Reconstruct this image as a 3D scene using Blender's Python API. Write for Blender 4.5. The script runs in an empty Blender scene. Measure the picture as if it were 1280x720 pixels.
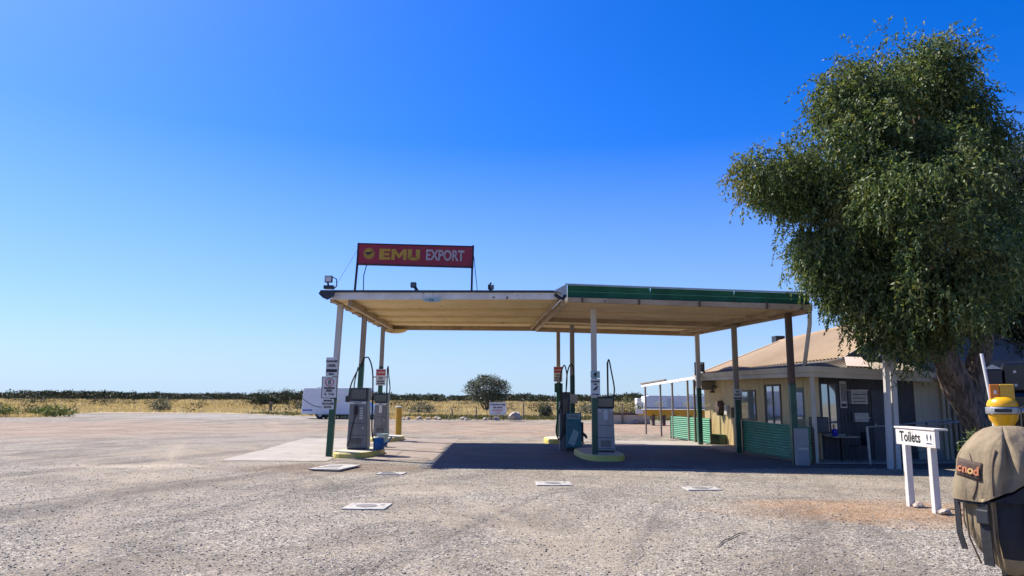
import bpy, math, random
import numpy as np
from mathutils import Vector, Matrix, noise as mnoise
random.seed(7); rng = np.random.default_rng(11)
S = bpy.context.scene; COL = S.collection
R = math.radians

# ------------------------------------------------------------------ mesh helpers
class MB:
    def __init__(s): s.v = []; s.f = []; s.m = []
    def add(s, vs, fs, mi=0):
        o = len(s.v); s.v += [tuple(p) for p in vs]
        s.f += [tuple(i + o for i in f) for f in fs]; s.m += [mi] * len(fs); return s
    def hexa(s, b, t, mi=0):                       # bottom quad, top quad (ccw from above)
        return s.add(list(b) + list(t), [(3,2,1,0),(4,5,6,7),(0,1,5,4),(1,2,6,5),(2,3,7,6),(3,0,4,7)], mi)
    def box(s, x0, x1, y0, y1, z0, z1, mi=0):
        return s.hexa([(x0,y0,z0),(x1,y0,z0),(x1,y1,z0),(x0,y1,z0)], [(x0,y0,z1),(x1,y0,z1),(x1,y1,z1),(x0,y1,z1)], mi)
    def beam(s, a, b, w, h, mi=0):                 # rectangular bar between two points, w sideways, h upright
        a, b = Vector(a), Vector(b); d = (b - a).normalized()
        up = Vector((0,0,1)) if abs(d.z) < .95 else Vector((0,1,0))
        sd = d.cross(up).normalized() * w / 2; u = sd.cross(d).normalized() * h / 2
        q = lambda p: [p - sd - u, p + sd - u, p + sd + u, p - sd + u]
        return s.add(q(a) + q(b), [(0,1,2,3),(7,6,5,4),(4,5,1,0),(5,6,2,1),(6,7,3,2),(7,4,0,3)], mi)
    def tube(s, pts, r, n=8, mi=0, cap=True):
        pts = [Vector(p) for p in pts]; rs = r if isinstance(r, (list, tuple)) else [r] * len(pts)
        o = len(s.v); prev = None
        for i, p in enumerate(pts):
            d = (pts[min(i+1, len(pts)-1)] - pts[max(i-1, 0)]).normalized()
            if prev is None:
                ref = Vector((0,0,1)) if abs(d.z) < .9 else Vector((1,0,0)); sx = d.cross(ref).normalized()
            else: sx = (prev - d * prev.dot(d)).normalized()
            prev = sx; sy = d.cross(sx)
            for k in range(n):
                a = 2*math.pi*k/n; s.v.append(tuple(p + (sx*math.cos(a) + sy*math.sin(a)) * rs[i]))
        for i in range(len(pts)-1):
            for k in range(n):
                k2 = (k+1) % n; s.f.append((o+i*n+k, o+i*n+k2, o+(i+1)*n+k2, o+(i+1)*n+k)); s.m.append(mi)
        if cap:
            s.f.append(tuple(o+k for k in range(n-1,-1,-1))); s.m.append(mi)
            e = o+(len(pts)-1)*n; s.f.append(tuple(e+k for k in range(n))); s.m.append(mi)
        return s
    def lathe(s, c, prof, n=20, mi=0):             # prof: (r, z)
        return s.tube_rings([[(c[0]+r*math.cos(2*math.pi*k/n), c[1]+r*math.sin(2*math.pi*k/n), c[2]+z) for k in range(n)] for r, z in prof], mi)
    def tube_rings(s, rings, mi=0, cap=True):
        o = len(s.v); n = len(rings[0])
        for r in rings: s.v += [tuple(p) for p in r]
        for i in range(len(rings)-1):
            for k in range(n):
                k2 = (k+1) % n; s.f.append((o+i*n+k, o+i*n+k2, o+(i+1)*n+k2, o+(i+1)*n+k)); s.m.append(mi)
        if cap:
            s.f.append(tuple(o+k for k in range(n-1,-1,-1))); s.m.append(mi)
            e = o+(len(rings)-1)*n; s.f.append(tuple(e+k for k in range(n))); s.m.append(mi)
        return s
    def prism(s, poly, axis, a0, a1, mi=0):        # polygon extruded along axis ('x','y','z')
        def P(p, a): return (a, p[0], p[1]) if axis == 'x' else (p[0], a, p[1]) if axis == 'y' else (p[0], p[1], a)
        n = len(poly)
        return s.add([P(p, a0) for p in poly] + [P(p, a1) for p in poly],
                     [tuple(range(n-1,-1,-1)), tuple(range(n, 2*n))] + [(i, (i+1)%n, (i+1)%n+n, i+n) for i in range(n)], mi)
    def sheet(s, p00, p10, p11, p01, nrm, pitch, amp, rows=1, trap=False, thick=0.0, mi=0):
        # corrugated sheet: profile runs along p00->p10, ribs run towards p01
        p00, p10, p11, p01, nrm = map(Vector, (p00, p10, p11, p01, nrm)); nrm.normalize()
        L = max((p10-p00).length, (p11-p01).length); n = max(4, int(L/pitch)*6); o = len(s.v)
        for j in range(rows+1):
            t = j/rows
            for i in range(n+1):
                u = i/n; ph = u*L/pitch*2*math.pi; w = math.sin(ph)
                if trap: w = max(-1, min(1, w*2.2))
                p = p00.lerp(p10, u).lerp(p01.lerp(p11, u), t) + nrm*(amp*w); s.v.append(tuple(p))
        for j in range(rows):
            for i in range(n):
                a = o+j*(n+1)+i; s.f.append((a, a+1, a+n+2, a+n+1)); s.m.append(mi)
        return s
    def build(s, name, mats, parent=None, smooth=False, bevel=0):
        me = bpy.data.meshes.new(name); me.from_pydata(s.v, [], s.f)
        for m in (mats if isinstance(mats, (list, tuple)) else [mats]): me.materials.append(m)
        if len(me.materials) > 1: me.polygons.foreach_set('material_index', s.m)
        if smooth: me.polygons.foreach_set('use_smooth', [True]*len(me.polygons))
        me.update(); o = bpy.data.objects.new(name, me); COL.objects.link(o)
        if parent: o.parent = parent
        if bevel:
            b = o.modifiers.new('bevel', 'BEVEL'); b.width = bevel; b.segments = 2; b.limit_method = 'ANGLE'
        if smooth and len(me.polygons) < 20000:
            try: me.set_sharp_from_angle(angle=R(42))
            except Exception: pass
        return o

def tag(o, label=None, cat=None, group=None, kind=None):
    if label: o['label'] = label
    if cat: o['category'] = cat
    if group: o['group'] = group
    if kind: o['kind'] = kind
    return o
def thing(name, loc, label, cat, rz=0, group=None):
    o = bpy.data.objects.new(name, None); o.empty_display_size = .2; COL.objects.link(o)
    o.location = loc; o.rotation_euler = (0, 0, rz); return tag(o, label, cat, group)
def copy_tree(o, parent=None):
    c = o.copy(); COL.objects.link(c)
    if parent: c.parent = parent
    for ch in [x for x in COL.objects if x.parent == o]: copy_tree(ch, c)
    return c
def text(name, body, size, mat, parent, loc, rot, sx=1, bold=0, depth=.004, align='CENTER'):
    cu = bpy.data.curves.new(name, 'FONT'); cu.body = body; cu.size = size; cu.align_x = align; cu.align_y = 'CENTER'
    cu.offset = bold; cu.extrude = depth; cu.resolution_u = 3
    t = bpy.data.objects.new(name, cu); COL.objects.link(t)
    bpy.context.view_layer.update()
    me = bpy.data.meshes.new_from_object(t.evaluated_get(bpy.context.evaluated_depsgraph_get()))
    bpy.data.objects.remove(t); me.name = name; me.materials.clear(); me.materials.append(mat)
    o = bpy.data.objects.new(name, me); COL.objects.link(o); o.parent = parent
    o.location = loc; o.rotation_euler = rot; o.scale = (sx, 1, 1); return o

# ------------------------------------------------------------------ material helpers
class G:
    def __init__(s, name):
        s.mat = bpy.data.materials.new(name); s.mat.use_nodes = True; s.t = s.mat.node_tree; s.t.nodes.clear()
        s.out = s.n('ShaderNodeOutputMaterial'); s.b = s.n('ShaderNodeBsdfPrincipled'); s.l(s.b.outputs[0], s.out.inputs[0])
        s.co = s.n('ShaderNodeTexCoord').outputs['Object']
    def n(s, k, **kw):
        x = s.t.nodes.new(k)
        for a, b in kw.items(): setattr(x, a, b)
        return x
    def l(s, a, b): s.t.links.new(a, b)
    def mapping(s, scale=(1,1,1), rot=(0,0,0), src=None, loc=(0,0,0)):
        m = s.n('ShaderNodeMapping'); m.inputs['Scale'].default_value = scale; m.inputs['Rotation'].default_value = rot
        m.inputs['Location'].default_value = loc; s.l(src or s.co, m.inputs[0]); return m.outputs[0]
    def noise(s, scale, detail=4, rough=.6, src=None, dist=0):
        x = s.n('ShaderNodeTexNoise'); x.inputs['Scale'].default_value = scale; x.inputs['Detail'].default_value = detail
        x.inputs['Roughness'].default_value = rough; x.inputs['Distortion'].default_value = dist
        s.l(src or s.co, x.inputs['Vector']); return x.outputs[0]
    def voro(s, scale, src=None, feature='F1'):
        x = s.n('ShaderNodeTexVoronoi', feature=feature); x.inputs['Scale'].default_value = scale
        s.l(src or s.co, x.inputs['Vector']); return x.outputs
    def ramp(s, f, stops, interp='LINEAR'):
        x = s.n('ShaderNodeValToRGB'); e = x.color_ramp; e.interpolation = interp
        while len(e.elements) < len(stops): e.elements.new(.5)
        for el, (p, c) in zip(e.elements, stops):
            el.position = p; el.color = (c, c, c, 1) if isinstance(c, (int, float)) else (*c, 1)
        s.l(f, x.inputs[0]); return x.outputs[0]
    def mix(s, f, a, b, mode='MIX'):
        x = s.n('ShaderNodeMix', data_type='RGBA', blend_type=mode)
        for sock, v in ((x.inputs['Factor'], f), (x.inputs[6], a), (x.inputs[7], b)):
            if isinstance(v, (int, float)): sock.default_value = v if sock.type == 'VALUE' else (v, v, v, 1)
            elif isinstance(v, tuple): sock.default_value = (*v, 1)
            else: s.l(v, sock)
        return x.outputs[2]
    def math(s, op, a, b=0.0):
        x = s.n('ShaderNodeMath', operation=op)
        for i, v in enumerate((a, b)):
            if isinstance(v, (int, float)): x.inputs[i].default_value = v
            else: s.l(v, x.inputs[i])
        return x.outputs[0]
    def bump(s, h, strength=.3, dist=.01, prev=None):
        x = s.n('ShaderNodeBump'); x.inputs['Strength'].default_value = strength; x.inputs['Distance'].default_value = dist
        s.l(h, x.inputs['Height'])
        if prev: s.l(prev, x.inputs['Normal'])
        return x.outputs[0]
    def done(s, col=None, rough=None, normal=None, metal=None, spec=None):
        for k, v in (('Base Color', col), ('Roughness', rough), ('Normal', normal), ('Metallic', metal), ('Specular IOR Level', spec)):
            if v is None: continue
            if isinstance(v, (int, float)): s.b.inputs[k].default_value = v
            elif isinstance(v, tuple): s.b.inputs[k].default_value = (*v, 1)
            else: s.l(v, s.b.inputs[k])
        return s.mat

def paint(name, c, c2=None, rough=.55, amt=.5, scale=3.0, bump=.15, metal=0, rust=None, rust_t=.62, streak=False, fine=40):
    g = G(name)
    if c2 is None: c2 = tuple(x*.72 for x in c)
    src = g.mapping((1,1,.18)) if streak else None
    n1 = g.noise(scale, 6, .65, src)
    col = g.mix(g.ramp(n1, [(.5-.28*amt-.02, 0.0), (.5+.28*amt+.06, 1.0)]), c, c2)
    n2 = g.noise(fine, 3, .6)
    col = g.mix(.22, col, g.ramp(n2, [(.3, .35), (.7, 1.0)]), 'MULTIPLY')
    if rust: col = g.mix(g.ramp(g.noise(scale*2.3, 7, .7, src), [(rust_t, 0.0), (rust_t+.06, 1.0)]), col, rust)
    r = g.ramp(n1, [(.3, max(.05, rough-.1)), (.7, min(1, rough+.12))])
    return g.done(col, r, g.bump(n2, bump, .004), metal)

M = {}
M['white']   = paint('white_paint', (.78,.77,.74), (.62,.60,.55), .5, .5, 2.5)
M['fascia']  = paint('weathered_white_fascia', (.82,.78,.70), (.56,.50,.42), .6, .8, 2.2, rust=(.15,.085,.05), rust_t=.61)
M['green']   = paint('green_enamel', (.006,.085,.042), (.010,.055,.030), .4, .4, 3, rust=(.10,.06,.035), rust_t=.72)
M['gfence']  = paint('green_corrugated_paint', (.10,.34,.19), (.12,.28,.16), .45, .4, 2)
M['gfascia'] = paint('dark_green_fascia_paint', (.002,.105,.045), (.004,.06,.028), .75, .4, 1.5)
M['gline']   = paint('pale_green_fascia_seam', (.06,.30,.17), None, .4)
M['ceil']    = paint('cream_ceiling_sheet', (.84,.67,.37), (.66,.50,.25), .6, .8, 1.1, rust=(.17,.085,.035), rust_t=.63)
M['ceilgrey']= paint('grey_cream_ceiling_sheet', (.74,.58,.36), (.58,.43,.24), .6, .8, 1.1, rust=(.17,.085,.035), rust_t=.65)
M['beam']    = paint('dull_cream_beam', (.46,.36,.23), (.28,.19,.11), .6, .7, 2, rust=(.10,.05,.03), rust_t=.6)
M['navy']    = paint('dark_roof_edge', (.028,.032,.045), None, .5)
M['post']    = paint('pale_post_paint', (.58,.56,.52), (.40,.37,.33), .55, .6, 2, streak=True, rust=(.13,.065,.035), rust_t=.68)
M['rustpost']= paint('rusty_brown_post', (.06,.036,.026), (.14,.10,.075), .75, .7, 2.5, streak=True, rust=(.17,.075,.03), rust_t=.56)
M['greypost']= paint('grey_brown_post', (.36,.32,.27), (.22,.18,.145), .65, .7, 3, streak=True)
M['pump']    = paint('grey_steel_pump_panel', (.23,.225,.22), (.12,.118,.115), .42, .6, 3, streak=True, rust=(.10,.07,.05), rust_t=.72)
M['pumpside']= paint('pale_pump_panel', (.47,.42,.38), (.36,.31,.28), .5, .5, 3, streak=True)
M['black']   = paint('black_plastic', (.014,.015,.018), (.03,.03,.034), .45, .5, 5)
M['blackhead']= paint('navy_black_pump_head', (.012,.016,.03), (.03,.033,.04), .35, .5, 5)
M['rubber']  = paint('black_rubber', (.012,.012,.013), None, .7)
M['yellow']  = paint('yellow_kerb_paint', (.62,.50,.05), (.50,.42,.16), .6, .6, 3, rust=(.36,.33,.28), rust_t=.60)
M['kerbtop'] = paint('pale_kerb_concrete', (.52,.50,.38), (.36,.34,.28), .85, .6, 4)
M['bollard'] = paint('bollard_yellow', (.62,.36,.02), (.50,.28,.03), .45, .5, 3)
M['maroon']  = paint('maroon_sign_panel', (.40,.006,.022), (.32,.006,.020), .35, .4, 1.2, bump=.05)
M['signframe']= paint('dark_maroon_frame', (.035,.008,.018), None, .5)
M['gold']    = paint('gold_lettering', (.62,.33,.015), (.52,.26,.01), .4)
M['pale']    = paint('pale_lettering', (.62,.47,.42), None, .45)
M['ink']     = paint('black_lettering', (.02,.02,.022), None, .5)
M['red']     = paint('red_sign_paint', (.55,.03,.03), None, .45)
M['signw']   = paint('white_sign_face', (.66,.66,.65), (.55,.54,.52), .4, .5, 6)
M['teal']    = paint('teal_panel', (.035,.20,.23), (.02,.12,.15), .4, .6, 6)
M['palet']   = paint('pale_teal_panel', (.36,.50,.50), None, .4)
M['blue']    = paint('blue_plastic', (.012,.11,.26), (.01,.07,.18), .4)
M['steel']   = paint('galvanised_steel', (.46,.46,.45), (.34,.34,.33), .38, .6, 6, metal=.55)
M['cream']   = paint('cream_wall_sheet', (.82,.65,.36), (.68,.52,.27), .6, .5, 1.2, streak=True)
M['creamflat']= paint('cream_wall_panel', (.56,.50,.38), (.46,.40,.30), .65, .5, 1.5)
M['bluewall']= paint('slate_blue_wall_sheet', (.040,.047,.062), (.026,.030,.042), .5, .5, 1.2, streak=True)
M['bluedoor']= paint('slate_blue_door', (.060,.068,.088), (.045,.05,.066), .4, .4, 2)
M['roof']    = paint('sun_bleached_brown_roof', (.52,.385,.245), (.43,.31,.19), .6, .6, .55, streak=False, rust=(.30,.17,.09), rust_t=.72)
M['roofgrey']= paint('litter_strewn_grey_roof', (.22,.185,.145), (.34,.28,.21), .8, .9, 9, rust=(.10,.075,.05), rust_t=.58, bump=.6)
M['gutter']  = paint('cream_gutter', (.60,.55,.45), (.46,.41,.32), .5, .5, 1.5, streak=True)
M['soffit']  = paint('dim_cream_soffit', (.44,.38,.28), None, .7)
M['dgreen']  = paint('dark_green_door', (.012,.07,.045), None, .4)
M['timber']  = paint('weathered_timber', (.25,.20,.15), (.15,.115,.085), .8, .7, 4, streak=True)
M['concrete']= paint('pale_concrete_slab', (.38,.335,.275), (.27,.24,.20), .9, .8, .9, rust=(.20,.175,.15), rust_t=.61, fine=14, bump=.3)
M['conc2']   = paint('grey_concrete', (.36,.34,.31), (.24,.225,.205), .9, .7, 1.2, fine=20, bump=.3)
M['lid']     = paint('pale_concrete_lid', (.47,.44,.39), (.32,.30,.265), .85, .7, 4, fine=30, rust=(.20,.18,.16), rust_t=.57)
M['iron']    = paint('cast_iron_cover', (.14,.13,.12), (.22,.20,.18), .7, .6, 8)
M['rvwhite'] = paint('white_van_body', (.80,.80,.80), (.72,.72,.73), .3, .4, .7, bump=.03)
M['tyre']    = paint('tyre_rubber', (.012,.012,.013), (.03,.028,.026), .85)
M['khaki']   = None
M['bagblack']= paint('black_mesh_fabric', (.010,.011,.015), (.022,.022,.026), .8, .6, 25, bump=.6)
M['plasyel'] = paint('glossy_yellow_plastic', (.80,.42,.006), (.72,.36,.006), .22, .4, 4, bump=.02)
M['orange']  = paint('orange_panel', (.60,.15,.008), (.52,.20,.01), .3, .5, 5, bump=.02)
M['carblack']= paint('black_vehicle_paint', (.008,.008,.010), (.014,.014,.016), .25, .4, 3, bump=.02)
M['patch']   = paint('brown_patch', (.085,.05,.032), (.06,.035,.025), .8, .5, 30)
M['orlet']   = paint('orange_lettering', (.50,.16,.06), None, .5)
M['yelet']   = paint('amber_lettering', (.55,.31,.09), None, .5)
M['canoe']   = paint('yellow_hull_paint', (.55,.33,.02), (.42,.24,.02), .4, .5, 2)
M['stripe']  = paint('slate_stripe', (.06,.065,.10), None, .4)

def glass(name, c=(.42,.46,.50), rough=.04):
    g = G(name); n = g.noise(1.2, 2)
    return g.done(c, rough, g.bump(n, .06, .02), .65, .9)
M['glass'] = glass('dark_window_glass'); M['display'] = glass('dark_display_glass', (.02,.024,.03), .15); M['display'].node_tree.nodes['Principled BSDF'].inputs['Metallic'].default_value = 0; M['glassblue'] = glass('tinted_windscreen', (.03,.055,.08), .08)

def leafmat(name, c1, c2, c3, trans=.35, scale=.6, tint=(.62,.72,.7), spec=.4, gold=None):
    g = G(name); g.t.nodes.remove(g.b)
    geo = g.n('ShaderNodeNewGeometry')
    rnd = geo.outputs['Random Per Island']
    c = g.ramp(rnd, [(0, c1), (.55, c2), (1, c3)])
    c = g.mix(g.ramp(g.noise(scale, 3), [(.35, 0.0), (.65, 1.0)]), c, g.mix(1.0, c, tint, 'MULTIPLY'))
    if gold: c = g.mix(g.ramp(g.noise(.75, 3, .6, g.mapping(loc=(3,1,4))), [(.54, 0.0), (.66, .7)]), c, gold)
    d = g.n('ShaderNodeBsdfPrincipled'); g.l(c, d.inputs['Base Color']); d.inputs['Roughness'].default_value = .48
    d.inputs['Specular IOR Level'].default_value = spec
    t = g.n('ShaderNodeBsdfTranslucent'); g.l(g.mix(1.0, c, (1.25,1.15,.55), 'MULTIPLY'), t.inputs[0])
    m = g.n('ShaderNodeMixShader'); m.inputs[0].default_value = trans
    g.l(d.outputs[0], m.inputs[1]); g.l(t.outputs[0], m.inputs[2]); g.l(m.outputs[0], g.out.inputs[0]); return g.mat
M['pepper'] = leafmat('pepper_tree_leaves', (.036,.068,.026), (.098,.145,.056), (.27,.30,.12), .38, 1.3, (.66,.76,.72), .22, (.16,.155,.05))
M['pepper2']= leafmat('dark_pepper_leaves', (.014,.032,.015), (.030,.056,.024), (.065,.088,.036), .3)  # darker, greener leaf colour for the tree behind
M['scrub']  = leafmat('scrub_leaves', (.022,.030,.016), (.038,.046,.024), (.060,.064,.034), .15, .05, (.62,.72,.7), .12)
M['saltbush']= leafmat('grey_saltbush_leaves', (.055,.068,.048), (.095,.11,.075), (.15,.155,.10), .2, .4)
M['greenbush']= leafmat('green_shrub_leaves', (.04,.075,.02), (.085,.13,.03), (.20,.23,.05), .3, 1)
M['dry']    = leafmat('dry_grass', (.40,.32,.19), (.60,.49,.31), (.72,.62,.42), .3, .06, (.72,.66,.56), .1)
M['drygreen']= leafmat('olive_grass', (.075,.085,.028), (.14,.135,.045), (.26,.21,.08), .25, .12)

def barkmat():
    g = G('furrowed_bark')
    n = g.noise(14, 7, .68, g.mapping((1,1,.13)), .8); m = g.noise(5, 5, .7, g.mapping((1,1,.3)))
    c = g.mix(g.ramp(n, [(.40,0.0),(.62,1.0)]), (.045,.031,.023), (.30,.22,.16))
    c = g.mix(g.ramp(m, [(.35,.55),(.65,0.0)]), c, (.10,.072,.052))
    return g.done(c, .9, g.bump(n, 1.0, .07))
M['bark'] = barkmat()

def gravelmat():
    g = G('pale_grey_gravel')
    v1 = g.voro(62); v2 = g.voro(27); v3 = g.voro(120)
    sep = lambda s: g.math('FRACT', g.math('MULTIPLY', g.n_sep(s), 7.31))
    def cellv(v):
        x = g.n('ShaderNodeSeparateColor'); g.l(v[1], x.inputs[0]); return x.outputs[0]
    big = g.noise(.16, 6, .62); mid = g.noise(.9, 5, .65)
    # chip seal grey, dusty beige fines, pink dirt
    grey = g.ramp(cellv(v1), [(0, (.03,.028,.028)), (.20, (.085,.08,.078)), (.36, (.27,.255,.245)), (.62, (.37,.355,.34)), (.86, (.52,.49,.46)), (1, (.76,.73,.69))])  # darkest cells are dark stones and painted shadow between stones
    fine = g.ramp(cellv(v3), [(0, (.09,.08,.07)), (.25, (.24,.21,.18)), (.5, (.40,.35,.30)), (1, (.60,.55,.48))])
    stone = g.mix(g.ramp(cellv(v2), [(.80, 0.0), (.83, 1.0)]), grey, g.ramp(cellv(v2), [(.83, (.12,.11,.10)), (.92, (.40,.38,.36)), (1, (.70,.67,.63))]))
    col = g.mix(g.ramp(g.math('ADD', g.math('MULTIPLY', big, .65), g.math('MULTIPLY', mid, .35)), [(.44, 0.0), (.60, .85)]), stone, fine)
    # worn wheel tracks sweeping across the yard
    tr = g.noise(.5, 7, .66, g.mapping((.10, 1.5, 1), src=g.mapping(rot=(0,0,R(-72)))), .35)
    col = g.mix(g.ramp(tr, [(.50, 0.0), (.60, .6)]), col, g.mix(1.0, col, (.50,.50,.53), 'MULTIPLY'))
    tr2 = g.noise(.35, 6, .66, g.mapping((.09, 1.6, 1), src=g.mapping(rot=(0,0,R(-112)), loc=(3,9,0))), .3)
    col = g.mix(g.ramp(tr2, [(.54, 0.0), (.64, .55)]), col, (.47,.41,.35))
    # pink bare dirt on the far left, and beyond the forecourt
    x = g.n('ShaderNodeSeparateXYZ'); g.l(g.co, x.inputs[0])
    def zone(cx, cy, rx, ry, soft=.5):
        a = g.math('DIVIDE', g.math('SUBTRACT', x.outputs[0], cx), rx); b = g.math('DIVIDE', g.math('SUBTRACT', x.outputs[1], cy), ry)
        d = g.math('ADD', g.math('MULTIPLY', a, a), g.math('MULTIPLY', b, b))
        d = g.math('ADD', d, g.math('MULTIPLY', g.math('SUBTRACT', mid, .5), 2.6))
        d = g.math('ADD', d, g.math('MULTIPLY', g.math('SUBTRACT', big, .5), 3.4))
        return g.ramp(d, [(soft, 1.0), (1, 0.0)])
    pink = g.ramp(cellv(v1), [(0, (.30,.20,.16)), (1, (.56,.42,.35))])
    col = g.mix(g.math('MULTIPLY', zone(-25, 39, 17, 12, .1), .6), col, pink)
    col = g.mix(g.math('MULTIPLY', zone(4, 43, 18, 11, .1), .75), col, g.ramp(cellv(v1), [(0, (.33,.23,.17)), (1, (.55,.42,.33))]))
    col = g.mix(g.math('MULTIPLY', zone(-17, 65, 27, 8, .2), .75), col, (.40,.40,.41)); col = g.mix(g.math('MULTIPLY', zone(-9, 31, 9, 5, .1), .5), col, (.33,.31,.30))
    ochre = g.ramp(cellv(v1), [(0, (.26,.125,.055)), (.6, (.44,.25,.12)), (1, (.62,.46,.31))])
    col = g.mix(g.math('MULTIPLY', zone(5.9, 11.9, 2.6, 1.5, .0), .62), col, ochre)
    col = g.mix(g.math('MULTIPLY', zone(-1.6, 14.2, .9, 1.2, .1), .6), col, (.52,.46,.40))
    col = g.mix(g.math('MULTIPLY', zone(-9.5, 18.6, 2.2, .8, .1), .7), col, (.58,.51,.44))
    col = g.mix(g.math('MULTIPLY', zone(-4.4, 18.2, 2.6, 1.6, .2), .6), col, g.ramp(cellv(v1), [(0, (.10,.065,.045)), (1, (.30,.21,.15))]))
    wob = g.noise(.42, 9, .76, None, .7)
    col = g.mix(g.ramp(wob, [(.47, 0.0), (.57, .55)]), col, g.mix(1.0, col, (.55,.54,.54), 'MULTIPLY'))
    col = g.mix(1.0, col, (.77,.72,.615), 'MULTIPLY')
    b = g.bump(v1[0], .8, .012); b = g.bump(v2[0], .4, .018, b); b = g.bump(mid, .5, .12, b)
    return g.done(col, .95, b, 0, .2)
def fieldmat():
    g = G('dry_field_soil'); n = g.noise(.035, 6, .65); m = g.noise(.5, 5, .7)
    c = g.mix(g.ramp(n, [(.38,0.0),(.6,1.0)]), (.26,.205,.115), (.40,.32,.18))
    c = g.mix(g.ramp(m, [(.45,0.0),(.62,1.0)]), c, (.13,.115,.055))
    return g.done(c, .95, g.bump(m, .5, .2))
def shade_asphaltmat():  # near-black tone carries the shade under the canopy
    g = G('canopy_shade_asphalt'); v = g.voro(60); n = g.noise(.7, 5, .65)
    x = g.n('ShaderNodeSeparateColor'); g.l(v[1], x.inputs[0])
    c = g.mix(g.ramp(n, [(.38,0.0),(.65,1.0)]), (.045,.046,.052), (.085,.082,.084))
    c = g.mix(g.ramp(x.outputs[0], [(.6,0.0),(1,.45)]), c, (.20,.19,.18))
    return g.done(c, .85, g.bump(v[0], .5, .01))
def khakimat():
    g = G('khaki_canvas'); n = g.noise(9, 5, .65, None, .4); w = g.noise(160, 2)
    c = g.mix(g.ramp(n, [(.35,0.0),(.68,1.0)]), (.185,.138,.078), (.265,.205,.122))
    return g.done(c, .85, g.bump(w, .25, .002, g.bump(n, .30, .02, g.bump(g.noise(3.2, 3, .5, g.mapping((2.2,2.2,.6)), .6), .45, .05))))
M['gravel'] = gravelmat(); M['field'] = fieldmat(); M['shade_asphalt'] = shade_asphaltmat(); M['khaki'] = khakimat()

# ------------------------------------------------------------------ camera, light, sky
cam = bpy.data.objects.new('camera', bpy.data.cameras.new('camera')); COL.objects.link(cam); S.camera = cam
cam.data.sensor_width = 36; cam.data.lens = 36*900/1280; cam.data.clip_end = 5000; cam.data.clip_start = .05
PIT = math.atan(137/900)
rot = Matrix.Rotation(R(90)+PIT, 3, 'X') @ Matrix.Rotation(R(.3), 3, 'Z')
cam.matrix_world = Matrix.Translation((0, 0, 1.75)) @ rot.to_4x4()

SUND = Vector((.71, -.47, -1.0)).normalized()
sun = bpy.data.objects.new('sun', bpy.data.lights.new('sun', 'SUN')); COL.objects.link(sun)
sun.rotation_euler = SUND.to_track_quat('-Z', 'Y').to_euler(); sun.location = (-20, 13, 30)
sun.data.energy = 5.0; sun.data.angle = R(.5); sun.data.color = (1, .93, .82)
W = bpy.data.worlds.new('World'); S.world = W; W.use_nodes = True; nt = W.node_tree; nt.nodes.clear()
sky = nt.nodes.new('ShaderNodeTexSky'); sky.sky_type = 'NISHITA'; sky.sun_disc = False
sky.sun_elevation = math.asin(-SUND.z); sky.sun_rotation = math.atan2(-SUND.x, -SUND.y)
sky.altitude = 60; sky.air_density = 1.0; sky.dust_density = 1.0; sky.ozone_density = 4.0
hs = nt.nodes.new('ShaderNodeHueSaturation'); hs.inputs['Saturation'].default_value = 1.2; hs.inputs['Value'].default_value = 1.0
bg = nt.nodes.new('ShaderNodeBackground'); bg.inputs[1].default_value = .068
wo = nt.nodes.new('ShaderNodeOutputWorld')
tn = nt.nodes.new('ShaderNodeMix'); tn.data_type = 'RGBA'; tn.blend_type = 'MULTIPLY'; tn.inputs['Factor'].default_value = 1; tn.inputs[7].default_value = (.85, 1.0, 1.6, 1)
nt.links.new(sky.outputs[0], tn.inputs[6]); nt.links.new(tn.outputs[2], hs.inputs['Color']); tc = nt.nodes.new('ShaderNodeTexCoord'); sx = nt.nodes.new('ShaderNodeSeparateXYZ'); nt.links.new(tc.outputs['Generated'], sx.inputs[0])
hr = nt.nodes.new('ShaderNodeValToRGB'); e = hr.color_ramp; e.elements[0].position = 0; e.elements[0].color = (.8,.8,.8,1); e.elements[1].position = .34; e.elements[1].color = (0,0,0,1)
m_ = e.elements.new(.10); m_.color = (.42,.42,.42,1); nt.links.new(sx.outputs[2], hr.inputs[0])
hm = nt.nodes.new('ShaderNodeMix'); hm.data_type = 'RGBA'; hm.inputs[7].default_value = (4.6, 6.3, 7.9, 1)
nt.links.new(hr.outputs[0], hm.inputs['Factor']); nt.links.new(hs.outputs[0], hm.inputs[6]); nt.links.new(hm.outputs[2], bg.inputs[0]); nt.links.new(bg.outputs[0], wo.inputs[0])
S.view_settings.view_transform = 'Standard'; S.view_settings.look = 'None'; S.view_settings.gamma = 1
S.view_settings.exposure = .92; S.view_settings.use_curve_mapping = False
S.render.engine = 'CYCLES'; S.cycles.max_bounces = 6; S.cycles.transparent_max_bounces = 4

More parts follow.
